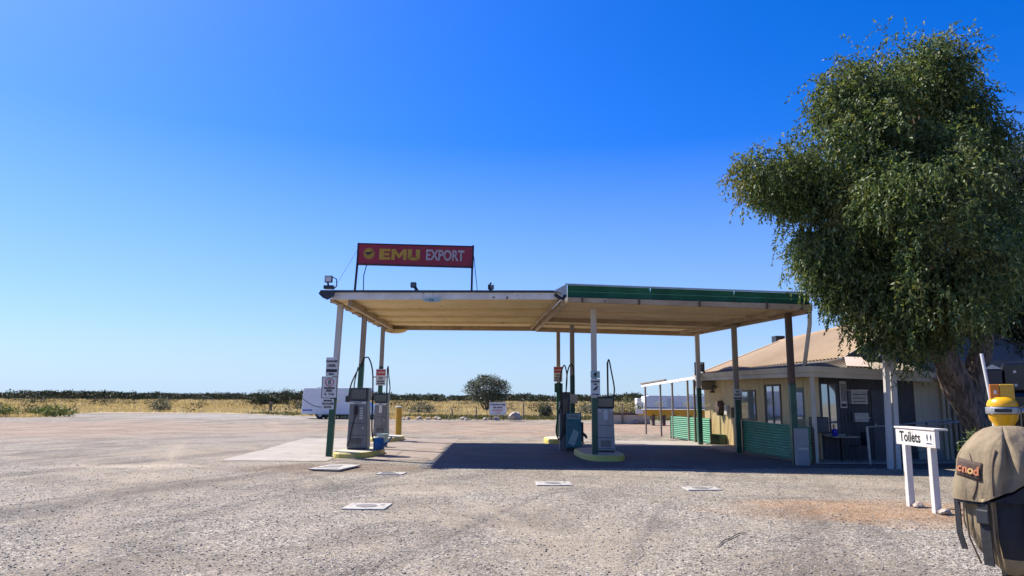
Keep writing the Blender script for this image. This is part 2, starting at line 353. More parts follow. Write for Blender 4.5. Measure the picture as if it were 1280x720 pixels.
# ------------------------------------------------------------------ ground
def flat(name, poly, z, mat, jitter=0, sub=6):
    pts = []
    for i, p in enumerate(poly):
        q = poly[(i+1) % len(poly)]
        for k in range(sub if jitter else 1):
            t = k/sub; x = p[0]+(q[0]-p[0])*t; y = p[1]+(q[1]-p[1])*t
            j = jitter if k else 0
            pts.append((x+random.uniform(-j, j), y+random.uniform(-j, j), z))
    return tag(MB().add(pts, [tuple(range(len(pts)))]).build(name, mat), kind='structure')
flat('ground', [(-3000,-200),(3000,-200),(3000,3500),(-3000,3500)], -.004, M['field'])
flat('gravel_yard', [(-60,-20),(60,-20),(60,52),(14,56),(3,57),(-8,57),(-14,61),(-26,72),(-31,75),(-44,74.5),(-40,66),(-36.6,60),(-37,58.2),(-48,57),(-60,52)], 0, M['gravel'], .5, 7)
flat('canopy_shade_forecourt', [(-2.3,18.6),(1.0,18.75),(4.6,18.5),(8.2,18.9),(12.5,18.8),(13,20.8),(7.6,22.2),(6.7,27.0),(1,28.6),(-2.2,28.4)], .004, M['shade_asphalt'], .12, 8)  # dark sheet paints the depth of the canopy's cast shadow into the ground
flat('concrete_apron', [(3.8,27.3),(7.0,27.0),(7.5,24.0),(8.0,20.9),(9.0,21.4),(8.6,27.2),(8.0,30.2),(3.4,30.6)], .010, M['concrete'], .03, 4)
for k, (y0, y1, xl) in enumerate([(20.15,22.6,-7.95),(22.63,25.2,-8.1),(25.23,27.8,-8.3),(27.83,31.0,-8.5)]):
    flat('concrete_slab', [(xl,y0),(-5.05,y0-.02),(-5.2,y1),(xl-.15,y1)], .012, M['concrete'], .05, 14)
for k, (x0, x1, y0, y1) in enumerate([(-5.02,-3.5,20.6,24.5),(-3.47,-2.2,20.7,24.6),(-5.1,-2.4,24.55,28.4),(-5.3,-2.2,28.45,31.2)]):
    flat('concrete_paving', [(x0,y0),(x1,y0),(x1,y1),(x0,y1)], .008, paint('tan_stained_concrete', (.30,.24,.19), (.18,.14,.11), .9, .9, 1.1, rust=(.12,.10,.085), rust_t=.62, fine=22, bump=.4) if k == 0 else bpy.data.materials['tan_stained_concrete'], .04, 6)

# loose stones on the yard (nobody could count them)
def blob_verts():
    t = (1+5**.5)/2
    v = np.array([(-1,t,0),(1,t,0),(-1,-t,0),(1,-t,0),(0,-1,t),(0,1,t),(0,-1,-t),(0,1,-t),(t,0,-1),(t,0,1),(-t,0,-1),(-t,0,1)])/1.9
    f = np.array([(0,11,5),(0,5,1),(0,1,7),(0,7,10),(0,10,11),(1,5,9),(5,11,4),(11,10,2),(10,7,6),(7,1,8),(3,9,4),(3,4,2),(3,2,6),(3,6,8),(3,8,9),(4,9,5),(2,4,11),(6,2,10),(8,6,7),(9,8,1)])
    return v, f
def np_mesh(name, V, F, mat, smooth=False, parent=None):
    me = bpy.data.meshes.new(name); nv, nf, k = len(V), len(F), F.shape[1]
    me.vertices.add(nv); me.vertices.foreach_set('co', V.astype(np.float32).ravel())
    me.loops.add(nf*k); me.loops.foreach_set('vertex_index', F.astype(np.int32).ravel())
    me.polygons.add(nf); me.polygons.foreach_set('loop_start', np.arange(0, nf*k, k, dtype=np.int32))
    me.polygons.foreach_set('loop_total', np.full(nf, k, dtype=np.int32))
    if smooth: me.polygons.foreach_set('use_smooth', np.ones(nf, dtype=bool))
    me.update(); me.validate(); me.materials.append(mat)
    o = bpy.data.objects.new(name, me); COL.objects.link(o)
    if parent: o.parent = parent
    return o
bv, bf = blob_verts()
ns = 30000
ys = 5.2 + 14*rng.random(ns)**1.5; xs = (rng.random(ns)*2-1)*(ys*.75+1)
sz = .005 + .010*rng.random(ns)**3
V = bv[None]*sz[:,None,None]*(1+.45*(rng.random((ns,12,1))-.5))*np.array([1.15,1,.62])
V += np.stack([xs, ys, sz*.25], 1)[:,None,:]
Fs = bf[None] + (np.arange(ns)*12)[:,None,None]
def stonemat():
    g = G('loose_gravel_stones'); r = g.n('ShaderNodeNewGeometry').outputs['Random Per Island']
    return g.done(g.ramp(r, [(0,(.05,.048,.045)),(.35,(.17,.16,.148)),(.6,(.30,.28,.25)),(.85,(.42,.385,.34)),(1,(.62,.58,.52))]), .9)
M['stones'] = stonemat()
tag(np_mesh('loose_gravel', V.reshape(-1,3), Fs.reshape(-1,3), M['stones']), 'small loose grey and pale stones scattered over the gravel yard', 'gravel', kind='stuff')

# ------------------------------------------------------------------ foliage
def leaf_quads(P, D, L, Wd, jit=.5):
    """P points, D unit directions, lengths, widths -> diamond shaped leaf quads"""
    n = len(P); r = rng.normal(size=(n,3)); sd = np.cross(D, r); sd /= np.linalg.norm(sd, axis=1, keepdims=True)+1e-9
    a = P; b = P + D*(L*.5)[:,None] + sd*(Wd*.5)[:,None]; c = P + D*L[:,None]; d = P + D*(L*.5)[:,None] - sd*(Wd*.5)[:,None]
    V = np.stack([a,b,c,d], 1).reshape(-1,3); F = np.arange(n*4).reshape(-1,4); return V, F
def unit(v): return v/(np.linalg.norm(v, axis=-1, keepdims=True)+1e-9)
def blob_leaves(lobes, n, leaf, shell=.5, up=.2):
    """leaves spread in the volume of ellipsoid lobes ((cx,cy,cz),(rx,ry,rz))"""
    vol = np.array([l[1][0]*l[1][1]+l[1][1]*l[1][2]+l[1][0]*l[1][2] for l in lobes]); pr = vol/vol.sum()
    idx = rng.choice(len(lobes), n, p=pr)
    C = np.array([l[0] for l in lobes])[idx]; RR = np.array([l[1] for l in lobes])[idx]
    d = unit(rng.normal(size=(n,3))); r = (shell + (1-shell)*rng.random(n)**.7)*(1+.12*rng.normal(size=n))
    P = C + d*RR*r[:,None]
    D = unit(d*.6 + rng.normal(size=(n,3))*.8 + np.array([0,0,up]))
    L = leaf*(.6+.8*rng.random(n)); keep = P[:,2] > .02
    return leaf_quads(P[keep], D[keep], L[keep], L[keep]*.42)
def limb_path(a, b, bend=.25, n=6):
    a, b = Vector(a), Vector(b); L = (b-a).length; off = Vector((random.uniform(-1,1), random.uniform(-1,1), random.uniform(.1,.8)))*L*bend
    return [a.lerp(b, i/(n-1)) + off*math.sin(math.pi*i/(n-1))*.6 for i in range(n)]

def weeping_tree(name, label, base, trunk, limbs, lobes, nstrand, mat, group=None):
    t = thing(name, base, label, 'tree', group=group); B = Vector(base)
    mb = MB()
    for path, rad in trunk: 
        # subdivide path smoothly
        pts = []; rs = []
        for i in range(len(path)-1):
            p0, p1, p2, p3 = [Vector(path[max(0, min(len(path)-1, i+k))]) for k in (-1,0,1,2)]
            for k in range(6):
                u = k/6
                pts.append(.5*((2*p1)+(p2-p0)*u+(2*p0-5*p1+4*p2-p3)*u*u+(3*p1-p0-3*p2+p3)*u**3)); rs.append(rad[i]*(1-u)+rad[i+1]*u)
        pts.append(Vector(path[-1])); rs.append(rad[-1])
        n = 18; o = len(mb.v); mb.tube([p-B for p in pts], rs, n)
        for k in range(o, len(mb.v)):
            p = Vector(mb.v[k]); rr = rs[min(len(rs)-1, (k-o)//n)]
            q = mnoise.noise(Vector((p.x*5, p.y*5, p.z*.8)))*.16*rr + mnoise.noise(Vector((p.x*12, p.y*12, p.z*1.6)))*.10*rr
            c = pts[min(len(pts)-1, (k-o)//n)]-B; mb.v[k] = tuple(p + (p-c).normalized()*q*1.6)
    mb.build('trunk', M['bark'], t, True)
    lb = MB()
    for a, b, r in limbs:
        lp = limb_path(Vector(a)-B, Vector(b)-B, .12, 8); lb.tube(lp, [r*(1-.8*i/7) for i in range(8)], 8)
        for k in range(7):
            s0 = lp[2+k % 5]; e = Vector(b)-B + Vector((random.gauss(0,.55), random.gauss(0,.55), random.gauss(.1,.45)))
            lb.tube(limb_path(s0, e, .15, 5), [r*.34, r*.25, r*.18, r*.12, r*.06], 5)
    lb.build('limbs', M['bark'], t, True)
    # crown: bunches of drooping strands hung with narrow leaves
    Ps, Ds, Ls, Ws = [], [], [], []
    A = np.array([l[1]**2 for l in lobes]); pr = A/A.sum()
    bunches = []
    for i in range(nstrand//12):
        k = rng.choice(len(lobes), p=pr); c, r = lobes[k]
        d = unit(rng.normal(size=3)*np.array([1,1,.9])); rr = r*(.42+.64*rng.random()**.6); q = np.array(c)+d*rr
        if base[0] < 15 and r > .95 and mnoise.noise(Vector(q*1.05)+Vector((4.3,1.7,8.2))) < .03: continue
        bunches.append((q, d, r))
    for c, d, r in bunches:
        br = .17+.14*rng.random()
        for s in range(12):
            p = c + rng.normal(size=3)*br*.75; dr = unit(d*np.array([1,1,.5]) + rng.normal(size=3)*.75 + np.array([0,0,.2]))
            nl = rng.integers(9, 20); step = .032+.02*rng.random()
            dp = -.08-.11*min(1, max(0, (11.5-c[2])/5.5))
            for q in range(nl):
                p = p + dr*step; dr = unit(dr + np.array([0,0,dp]) + rng.normal(size=3)*.06)
                Ps.append(p.copy()); Ds.append(unit(dr*.6 + rng.normal(size=3)*.6 + np.array([0,0,-.40])))
    Ps = np.array(Ps); Ds = np.array(Ds); n = len(Ps); L = .065+.085*rng.random(n)
    V, F = leaf_quads(Ps-np.array(base), Ds, L, L*.38); np_mesh('crown', V, F, mat, parent=t)
    return t

def shrub(name, label, cat, loc, lobes, n, leaf, mat, group=None, stems=4, sr=.05, shell=.35):
    t = thing(name, loc, label, cat, group=group)
    V, F = blob_leaves(lobes, n, leaf, shell); np_mesh('foliage', V, F, mat, parent=t)
    mb = MB()
    for k in range(stems):
        c, r = lobes[k % len(lobes)]
        mb.tube(limb_path((random.uniform(-.1,.1)*r[0], random.uniform(-.1,.1)*r[1], -.05), (c[0], c[1], c[2]+r[2]*.3), .15), [sr, sr*.85, sr*.7, sr*.55, sr*.4, sr*.2], 6)
    mb.build('stem', M['bark'], t, True); return t

# big pepper tree beside the roadhouse
def px2w(px, py, Y):                                # measured outline -> metres, worked out once at the tree's own distance
    f = 900; x = (px-640)/f; z = (360-py)/f; c, s = math.cos(PIT), math.sin(PIT); t = Y/(c-z*s); return (x*t, Y, 1.75+(s+z*c)*t)
LOB = [(1126,106,62,0),(1172,108,54,.3),(1068,130,44,-.3),(1204,158,38,.2),(1110,200,80,-.9),(1176,215,64,.8),(1035,215,50,.2),(966,215,36,-.2),
       (1000,235,30,0),(1068,285,60,-.6),(1024,308,32,.3),(1140,300,84,.9),(1190,315,60,-.4),(1085,345,54,.6),(1155,360,52,-.8),(1100,382,34,-.6),
       (1195,360,42,-.9),(1058,330,36,-.5),(1208,255,44,.4),(1140,250,70,-1.6),(1150,200,80,1.7),(1120,330,70,1.8),(1180,330,70,-1.8),(1218,348,38,-.2),(1140,412,22,-.9)]
lob = [(px2w(x, y, 19+dy*1.3), r*.0205) for x, y, r, dy in LOB]
tb = (12.25, 19.0, 0)
trunk = [([(12.45,19,-.15),(12.35,19,.5),(12.02,19,1.3),(11.62,19,2.2),(11.25,18.9,3.4),(11.3,19,5.0),(11.2,19.1,7.2),(11.3,19,9.6)], [.52,.35,.31,.34,.28,.24,.17,.06]),
         ([(11.95,19,1.6),(11.45,18.8,2.35),(10.7,18.5,3.3),(9.6,18.4,5.0),(8.4,18.6,6.6),(6.9,18.9,7.7)], [.25,.23,.19,.14,.09,.03]),
         ([(11.95,19,1.7),(12.45,19.2,3.0),(13.0,19.4,4.6),(13.1,19.5,7.0)], [.28,.24,.18,.08])]
limbs = []
for k, (c, r) in enumerate(lob):
    src = min([(11.3,18.9,4.2),(11.2,19.1,6.2),(11.25,19,8.2),(9.6,18.4,5.0),(13.0,19.4,4.6),(8.4,18.6,6.6)], key=lambda p: (Vector(p)-Vector(c)).length + (2.0 if p[2] > c[2]+.5 else 0))
    limbs.append((src, c, .085))
weeping_tree('pepper_tree', 'tall weeping pepper tree with thick furrowed trunk in front of the roadhouse', tb, trunk, limbs, lob, 44000, M['pepper'])
LOB2 = [(1262,222,44,0),(1300,215,56,.3),(1258,285,52,-.3),(1310,300,74,0),(1266,345,50,0),(1330,370,74,.4),(1345,270,64,0),(1252,388,36,0),(1290,400,44,.2)]
lob2 = [(px2w(x, y, 23+dy), r*.0245) for x, y, r, dy in LOB2]
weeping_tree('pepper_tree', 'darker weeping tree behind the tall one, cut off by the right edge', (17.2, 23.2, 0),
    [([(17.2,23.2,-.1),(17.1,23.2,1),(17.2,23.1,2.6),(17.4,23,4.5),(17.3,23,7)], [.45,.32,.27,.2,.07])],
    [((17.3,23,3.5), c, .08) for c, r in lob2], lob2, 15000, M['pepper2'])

# scrub in the distance
def belt(name, label, y0, y1, x0, x1, n, hmin, hmax, leaf, per, mat):
    lobes = []
    for i in range(n):
        x = x0+(x1-x0)*random.random(); y = y0+(y1-y0)*random.random(); h = random.uniform(hmin, hmax)*(.78+.5*mnoise.noise(Vector((x*.017, 3, 1)))+.3*mnoise.noise(Vector((x*.06, 7, 1))))
        if name == 'mallee_scrub' and mnoise.noise(Vector((x*.021, y*.03, 5))) < .02: continue
        w = h*random.uniform(.55,1.1); lobes.append(((x, y, h*.52), (w, w*.8, h*.5)))
    V, F = blob_leaves(lobes, n*per, leaf, .45); return tag(np_mesh(name, V, F, mat), label, 'scrub', kind='stuff')
belt('distant_scrub', 'dark line of distant scrub along the whole horizon', 330, 400, -330, 300, 1600, 2.5, 4.3, .8, 120, M['scrub'])
belt('mallee_scrub', 'nearer belt of dark mallee scrub across the dry field', 190, 260, -240, 200, 420, 1.0, 2.1, .45, 110, M['scrub'])
belt('low_scrub', 'scattered low grey scrub dotting the dry field', 66, 200, -130, 90, 300, .8, 1.9, .2, 110, M['scrub'])
# dry grass
ng = 42000
gy = 58 + 170*rng.random(ng)**1.7; gx = (rng.random(ng)*2-1)*(gy*.8+6)
edge = np.where(gx < -14, 61+(-14-gx)*.92, 57.5); edge = np.where(gx > 3, 57-(gx-3)*.12, edge); edge = np.where(gx < -31, 75, edge); edge = np.where(gx < -37.5-(gy-58)*.3, 57, edge)
k = (gy > edge+.6*rng.random(ng)); gx, gy = gx[k], gy[k]; n = len(gx)
P = np.stack([gx, gy, np.zeros(n)], 1); Rr = 6
P = np.repeat(P, Rr, 0) + np.concatenate([rng.normal(size=(n*Rr,2))*.22, np.zeros((n*Rr,1))], 1)
D = unit(np.concatenate([rng.normal(size=(n*Rr,2))*.38, np.ones((n*Rr,1))], 1)); L = .18+.32*rng.random(n*Rr); L *= np.clip((P[:,1]-50)/60, .7, 2)
V, F = leaf_quads(P, D, L, L*.28)
green = np.array([mnoise.noise(Vector((x*.06, y*.09, 0))) for x, y in zip(gx, gy)]) + np.clip((75-gy)/40, -.3, .28) > .30
gm = np.repeat(green, Rr)
for nm, lb_, sel, mt in (('dry_grass', 'straw coloured dry grass over the field behind the yard', ~gm, M['dry']), ('olive_grass', 'olive green weeds and grass along the yard edge', gm, M['drygreen'])):
    Vv = V.reshape(-1,4,3)[sel].reshape(-1,3); tag(np_mesh(nm, Vv, np.arange(len(Vv)).reshape(-1,4), mt), lb_, 'grass', kind='stuff')

shrub('round_tree', 'round crowned dark tree standing alone behind the white notice', 'tree', (-3.2,95,0),
      [((0,0,3.0),(2.6,2.2,1.5)),((-1.5,.2,2.6),(1.6,1.5,1.3)),((1.6,0,2.7),(1.6,1.5,1.3)),((.2,-.4,1.7),(2.4,2,1.0)),((.3,0,3.9),(1.5,1.4,.8)),((-1.9,.1,3.4),(.8,.8,.6)),((1.9,-.2,3.5),(.9,.8,.6)),((-.7,.2,4.2),(.8,.8,.5))], 11000, .20, M['saltbush'], stems=5, sr=.12)
for (x, y, h, w, lb_) in [(x, y, h*.68, w*1.55, l_) for x, y, h, w, l_ in [(-46,136,4.3,4.5,'broad dark mallee bush at the left end of the clump near the fence stump'),(-40.5,132,4.6,4.0,'tall dark mallee bush left of the fence stump'),(-36.5,138,3.9,3.6,'dark mallee bush behind the fence stump'),
                     (-42.5,126,3.0,2.8,'low mallee bush in front of the dark clump'),(-34,134,3.3,3.0,'dark mallee bush just left of the motorhome')]]:
    shrub('mallee_bush', lb_, 'bush', (x,y,0), [((0,0,h*.55),(w*.5,w*.45,h*.42)),((-w*.3,.3,h*.42),(w*.35,w*.3,h*.36)),((w*.32,0,h*.4),(w*.35,w*.3,h*.34))], 2600, .26, M['scrub'], 'dark bushes left of the motorhome')
for (x, y, h, w, mt, lb_) in [(-38.5,80,1.6,2.2,'saltbush','grey saltbush at the bend of the track beyond the yard'),(9.9,62,1.9,2.6,'drygreen','olive rounded bush right of the central fuel pump'),
                          (-37.5,60,1.0,3.0,'greenbush','dense green shrub at the tip of the grass verge'),(-41.5,59,1.1,3.2,'greenbush','green shrub in the middle of the grass verge'),(-40.2,62.5,.9,2.6,'drygreen','brownish bush behind the green verge shrubs'),
                          (-26,92,1.5,2.4,'saltbush','small grey bush out in the dry grass'),(7.8,72,1.4,2.4,'saltbush','grey green bush behind the olive one'),(-9,74,1.3,2.6,'saltbush','grey bush behind the row of rocks'),(2.9,62,1.4,1.0,'saltbush','thin sapling bush right of the large boulder')]:
    shrub('low_bush', lb_, 'bush', (x,y,0), [((0,0,h*.5),(w*.42,w*.4,h*.48)),((-w*.3,0,h*.35),(w*.3,w*.3,h*.34)),((w*.3,.1,h*.36),(w*.3,w*.3,h*.34))], 1500, .15, M[mt])
shrub('garden_shrub', 'bright green shrub at the foot of the thick tree trunk', 'bush', (9.75,15.3,0), [((0,0,.62),(.36,.4,.5)),((.45,.3,.6),(.45,.4,.45)),((.05,-.3,.35),(.34,.3,.33))], 3000, .085, M['greenbush'], stems=5, sr=.015)

# ------------------------------------------------------------------ rocks
def rockmat():
    g = G('pale_limestone_rock'); n = g.noise(6, 6, .7)
    return g.done(g.ramp(n, [(.3,(.20,.155,.12)),(.55,(.40,.33,.27)),(.75,(.56,.49,.42))]), .9, g.bump(n, .8, .05))
M['rock'] = rockmat()
def rock(loc, size, label, group=None, seed=0):
    import bmesh
    bm = bmesh.new(); bmesh.ops.create_icosphere(bm, subdivisions=3, radius=1)
    for v in bm.verts:
        p = v.co.copy(); q = 1+.38*mnoise.noise(p*1.1+Vector((seed,0,0)))+.16*mnoise.noise(p*2.6+Vector((0,seed,0)))
        v.co = Vector((p.x*size[0]*q, p.y*size[1]*q, max(-.25*size[2], p.z*size[2]*q)))
    me = bpy.data.meshes.new('rock'); bm.to_mesh(me); bm.free(); me.materials.append(M['rock'])
    o = bpy.data.objects.new('rock', me); COL.objects.link(o); o.location = loc; o.rotation_euler.z = seed
    return tag(o, label, 'rock', group)
rock((.3,55.6,.2), (.62,.5,.52), 'large pale boulder beside the hand painted notice', seed=2.3)
for k in range(26):
    x = -1.3-7.6*(k/26)+random.uniform(-.25,.25); s = random.uniform(.08,.27) if k > 3 else random.uniform(.12,.3)
    rock((x, 57.2+random.uniform(-.7,1.1), s*.25), (s, s*.85, s*.7), 'pale rock in the row between the yellow bollard and the notice', 'rocks along the back edge of the yard', seed=k*1.7+.3)
for k in range(7): 
    s = random.uniform(.16,.34); rock((8.55+random.uniform(-.7,.8), 50.6+random.uniform(-.5,.8), s*.4), (s, s, s*.8), 'dark tumbled rock below the yellow hull', 'rocks heaped below the yellow hull', seed=k*2.1+.9)

# ------------------------------------------------------------------ canopies
def lerp3(a, b, t): return tuple(a[i]+(b[i]-a[i])*t for i in range(3))
def quad_at(c, u, v): return lerp3(lerp3(c[0], c[1], u), lerp3(c[3], c[2], u), v)
def up(p, dz): return (p[0], p[1], p[2]+dz)
def canopy_post(parent, x, y, z1, zs, top, low, w=.19, lean=0.0):
    mb = MB(); xm, xt = x+lean*zs/z1, x+lean; w = w/2
    q = lambda xc, z, k=0: [(xc-w+k,y-w+k,z),(xc+w-k,y-w+k,z),(xc+w-k,y+w-k,z),(xc-w+k,y+w-k,z)]
    mb.hexa(q(x,0), q(xm,zs), 1); mb.hexa(q(xm,zs,.004), q(xt,z1,.004), 0)
    return mb.build('post', [top, low], parent, False, .012)

L = [(-5.2,20.7,4.56),(1.40,20.2,4.53),(.98,30.3,4.72),(-5.55,30.6,4.76)]
cl = thing('fuel_canopy', (0,0,0), 'lower white edged canopy with rusty cream ceiling and three posts at the left', 'canopy')
mb = MB().sheet(L[0], L[3], L[2], L[1], (0,0,1), .16, .014, 1, True); mb.build('ceiling', M['ceil'], cl)
MB().hexa([up(p,.05) for p in L], [up(p,.17) for p in L]).build('roof', M['navy'], cl)
mb = MB().hexa([(L[0][0]-.02,L[0][1]-.05,4.53),(L[1][0],L[1][1]-.05,4.50),(L[1][0],L[1][1]-.01,4.50),(L[0][0]-.02,L[0][1]-.01,4.53)],
               [(L[0][0]-.02,L[0][1]-.05,4.735),(L[1][0],L[1][1]-.05,4.69),(L[1][0],L[1][1]-.01,4.69),(L[0][0]-.02,L[0][1]-.01,4.735)])
mb.build('front_fascia', M['fascia'], cl)
MB().hexa([(L[0][0]-.05,L[0][1]-.09,4.738),(L[1][0],L[1][1]-.09,4.693),(L[1][0],L[1][1]+.1,4.693),(L[0][0]-.05,L[0][1]+.1,4.738)],
          [(L[0][0]-.05,L[0][1]-.09,4.80),(L[1][0],L[1][1]-.09,4.752),(L[1][0],L[1][1]+.1,4.752),(L[0][0]-.05,L[0][1]+.1,4.80)]).build('roof_edge', M['navy'], cl)
MB().beam((-5.5,30.55,4.67),(.98,30.25,4.63), .1, .2).build('back_beam', M['beam'], cl)
for v in (.28, .52, .76):
    a = quad_at(L, .0, v); b = quad_at(L, 1, v); MB().beam(up(a,-.06), up(b,-.06), .07, .09).build('purlin', M['ceil'], cl)
mb = MB(); a = quad_at(L,.075,.005); b = quad_at(L,.075,.985); mb.beam(up(a,-.10), up(b,-.10), .09, .14); mb.beam(up(a,-.19), up(b,-.19), .15, .03, 0); mb.build('side_beam', M['beam'], cl)
mb = MB().beam(up(L[0],.02), up(L[3],.02), .06, .16); 
for i in range(26): 
    p = lerp3(L[0], L[3], (i+.5)/26); mb.beam((p[0]-.10,p[1],p[2]-.05), (p[0]+.05,p[1],p[2]-.03), .12, .07+.05*(i % 3 == 0))
mb.build('sheet_ends', M['beam'], cl)
mb = MB(); pr = [(-.50*math.cos(math.pi*i/14), -.16*math.sin(math.pi*i/14)) for i in range(15)]
mb.prism([(-4.95+x, 4.58+z) for x, z in pr], 'y', 30.30, 30.62); mb.build('corner_bracket', M['ceil'], cl)
canopy_post(cl, -5.36, 21.7, 4.54, 1.72, M['post'], M['green'], .175, .16)
canopy_post(cl, -5.36, 25.5, 4.6, 2.9, M['greypost'], M['green'], .175, .12)
canopy_post(cl, -5.42, 29.9, 4.62, 3.0, M['greypost'], M['green'], .165, .06)
tag(cl)
# oval plate under the front edge
mb = MB().prism([(-2.28+.27*math.cos(2*math.pi*i/16)*(1 if math.sin(2*math.pi*i/16) < .1 else 1.05), 4.485+.055*math.sin(2*math.pi*i/16)) for i in range(16)], 'y', 20.33, 20.36)
pl = thing('fascia_badge', (0,0,0), 'small pale teal oval badge under the white canopy edge', 'badge'); mb.build('plate', M['palet'], pl)
text('lettering', 'FUEL', .075, M['ink'], pl, (-2.28,20.325,4.485), (R(90),0,0))

Rr_ = [(1.58,20.2,4.44),(7.95,19.2,4.16),(7.43,29.0,4.42),(1.02,30.3,4.70)]
cr = thing('fuel_canopy', (0,0,0), 'higher green edged canopy on six posts joining the roadhouse at the right', 'canopy')
MB().sheet(Rr_[0], Rr_[3], Rr_[2], Rr_[1], (0,0,1), .16, .014, 1, True).build('ceiling', M['ceilgrey'], cr)
MB().hexa([up(p,.05) for p in Rr_], [up(Rr_[0],.40), up(Rr_[1],.30), up(Rr_[2],.15), up(Rr_[3],.15)]).build('roof', M['steel'], cr)
def strip(x0,y0,x1,y1,z0a,z1a,z0b,z1b,d): return ([(x0,y0-d,z0a),(x1,y1-d,z0b),(x1,y1,z0b),(x0,y0,z0a)], [(x0,y0-d,z1a),(x1,y1-d,z1b),(x1,y1,z1b),(x0,y0,z1a)])
mb = MB(); segs = [0,.355,.70,1]
for i in range(3):
    t0, t1 = segs[i]+.002, segs[i+1]-.002; xa, xb = 1.56+6.42*t0, 1.56+6.42*t1; ya, yb = 20.17-1.0*t0, 20.17-1.0*t1
    za = lambda t: 4.55-.30*t; zb = lambda t: 4.905-.365*t
    mb.hexa(*strip(xa,ya,xb,yb, za(t0), zb(t0), za(t1), zb(t1), .06))
mb.build('front_fascia', M['gfascia'], cr)
MB().hexa(*strip(1.57,20.105,7.97,19.105, 4.715,4.728,4.385,4.398,.02)).build('fascia_seam', M['gline'], cr)
MB().hexa(*strip(1.50,20.10,8.02,19.10, 4.908,4.935,4.543,4.57,.10)).build('fascia_cap', M['steel'], cr)
mb = MB().hexa(*strip(1.58,20.15,8.0,19.15, 4.415,4.54,4.09,4.24,.14)); mb.build('gutter', M['beam'], cr)
for t in (.06,.30,.55,.82):
    x, y = 1.58+6.42*t, 20.0-1.0*t; z = 4.545-.305*t
    MB().box(x-.025, x+.025, y-.03, y-.006, z-.15, z+.02).build('gutter_strap', M['rustpost'], cr)
MB().beam((1.02,30.25,4.60),(7.43,28.95,4.33), .1, .2).build('back_beam', M['beam'], cr)
a, b = quad_at(Rr_,0,.52), quad_at(Rr_,1,.52); MB().beam(up(a,-.08), up(b,-.08), .09, .16).build('cross_beam', M['beam'], cr)
for v in (.26,.78): a, b = quad_at(Rr_,0,v), quad_at(Rr_,1,v); MB().beam(up(a,-.04), up(b,-.04), .06, .07).build('purlin', M['ceilgrey'], cr)
MB().beam(up(Rr_[1],-.03), up(Rr_[2],-.03), .09, .22).build('side_beam', M['beam'], cr)
a, b = quad_at(Rr_,.9,.03), quad_at(Rr_,.9,.98); MB().beam(up(a,-.07), up(b,-.07), .06, .12).build('inner_beam', M['beam'], cr)
mb = MB(); mb.beam((1.46,20.3,4.42),(1.0,30.3,4.60), .12, .16); mb.beam((1.24,20.3,4.47),(.80,30.2,4.62), .06, .10); mb.build('seam_beam', M['beam'], cr)
MB().prism([(1.16,4.72),(1.5,4.90),(1.545,4.89),(1.545,4.56),(1.42,4.55),(1.38,4.68)], 'y', 20.02, 20.12).build('seam_flashing', M['steel'], cr)
MB().tube([(1.20,20.0,4.62),(1.32,19.98,4.52),(1.44,20.0,4.50),(1.50,20.02,4.60)], .05, 8).build('seam_bracket', M['black'], cr)
for x, y, z1, zs, tp in [(2.40,21.07,4.33,1.75,M['post']),(2.18,26.0,4.38,2.55,M['greypost']),(1.95,30.2,4.5,2.35,M['greypost']),(7.70,19.95,4.12,2.15,M['rustpost']),(7.47,24.14,4.22,1.95,M['greypost']),(7.26,28.17,4.26,2.15,M['post'])]:
    canopy_post(cr, x, y, z1, zs, tp, M['green'], .165)
MB().tube([(8.02,19.2,4.2),(8.0,19.22,4.05),(8.10,19.5,3.75),(8.22,20.3,2.68)], .055, 10).build('downpipe', M['post'], cr)

# ------------------------------------------------------------------ beer sign on the roof
sg = thing('roof_sign', (0,0,0), 'maroon billboard with gold and pale lettering above the canopy roof', 'sign')
# panel plane slightly tilted: left edge higher than right edge
SL = Matrix.Translation((-5.56,25.6,6.86)) @ Matrix.Rotation(R(1.25),4,'Y')
def inplane(o): o.matrix_local = SL @ o.matrix_local; return o
inplane(MB().box(0,4.11,-.05,.05,-.355,.355).build('panel', M['maroon'], sg))
mb = MB(); mb.box(-.03,4.14,-.07,.07,.357,.40); mb.box(-.03,4.14,-.07,.07,-.40,-.357); mb.box(-.05,-.002,-.07,.07,-.40,.40); mb.box(4.112,4.17,-.07,.07,-.40,.43)
inplane(mb.build('frame', M['signframe'], sg))
bpy.context.view_layer.update()
for nm, bd, sz_, mt, x, z, sx, bo in [('lettering','EXPORT',.53,M['pale'],3.13,.005,.70,.016)]:
    o = text(nm, bd, sz_, mt, sg, (x,-.062,z), (R(90),0,0), sx, bo); bpy.context.view_layer.update(); inplane(o)
mb = MB()
def blk(x, polys):
    for p in polys: mb.prism([(x+u*1.0, .01+(v-.5)*.40) for u, v in p], 'y', -.066, -.0505)
rc = lambda a, b, c_, d: [(a,c_),(b,c_),(b,d),(a,d)]
blk(.76, [rc(0,.17,0,1), rc(.1705,.40,0,.25), rc(.1705,.37,.39,.62), rc(.1705,.40,.76,1)])
blk(1.20, [rc(0,.13,0,1), rc(.42,.55,0,1), [(.131,1),(.131,.55),(.275,.12),(.419,.55),(.419,1),(.275,.55)]])
blk(1.79, [rc(0,.15,.2,1), rc(.29,.44,.2,1), [(0,.199),(.07,.04),(.15,0),(.29,0),(.37,.04),(.44,.199),(.29,.27),(.15,.27)]])
inplane(mb.build('lettering', M['gold'], sg))
mb = MB(); c = (.39, .02); ring = lambda r, n=28: [(c[0]+r*math.cos(2*math.pi*i/n), c[1]+r*math.sin(2*math.pi*i/n)) for i in range(n)]
mb.prism(ring(.205), 'y', -.056, -.05, 0); mb.prism(ring(.180), 'y', -.060, -.056, 1); mb.prism(ring(.165), 'y', -.064, -.060, 0)
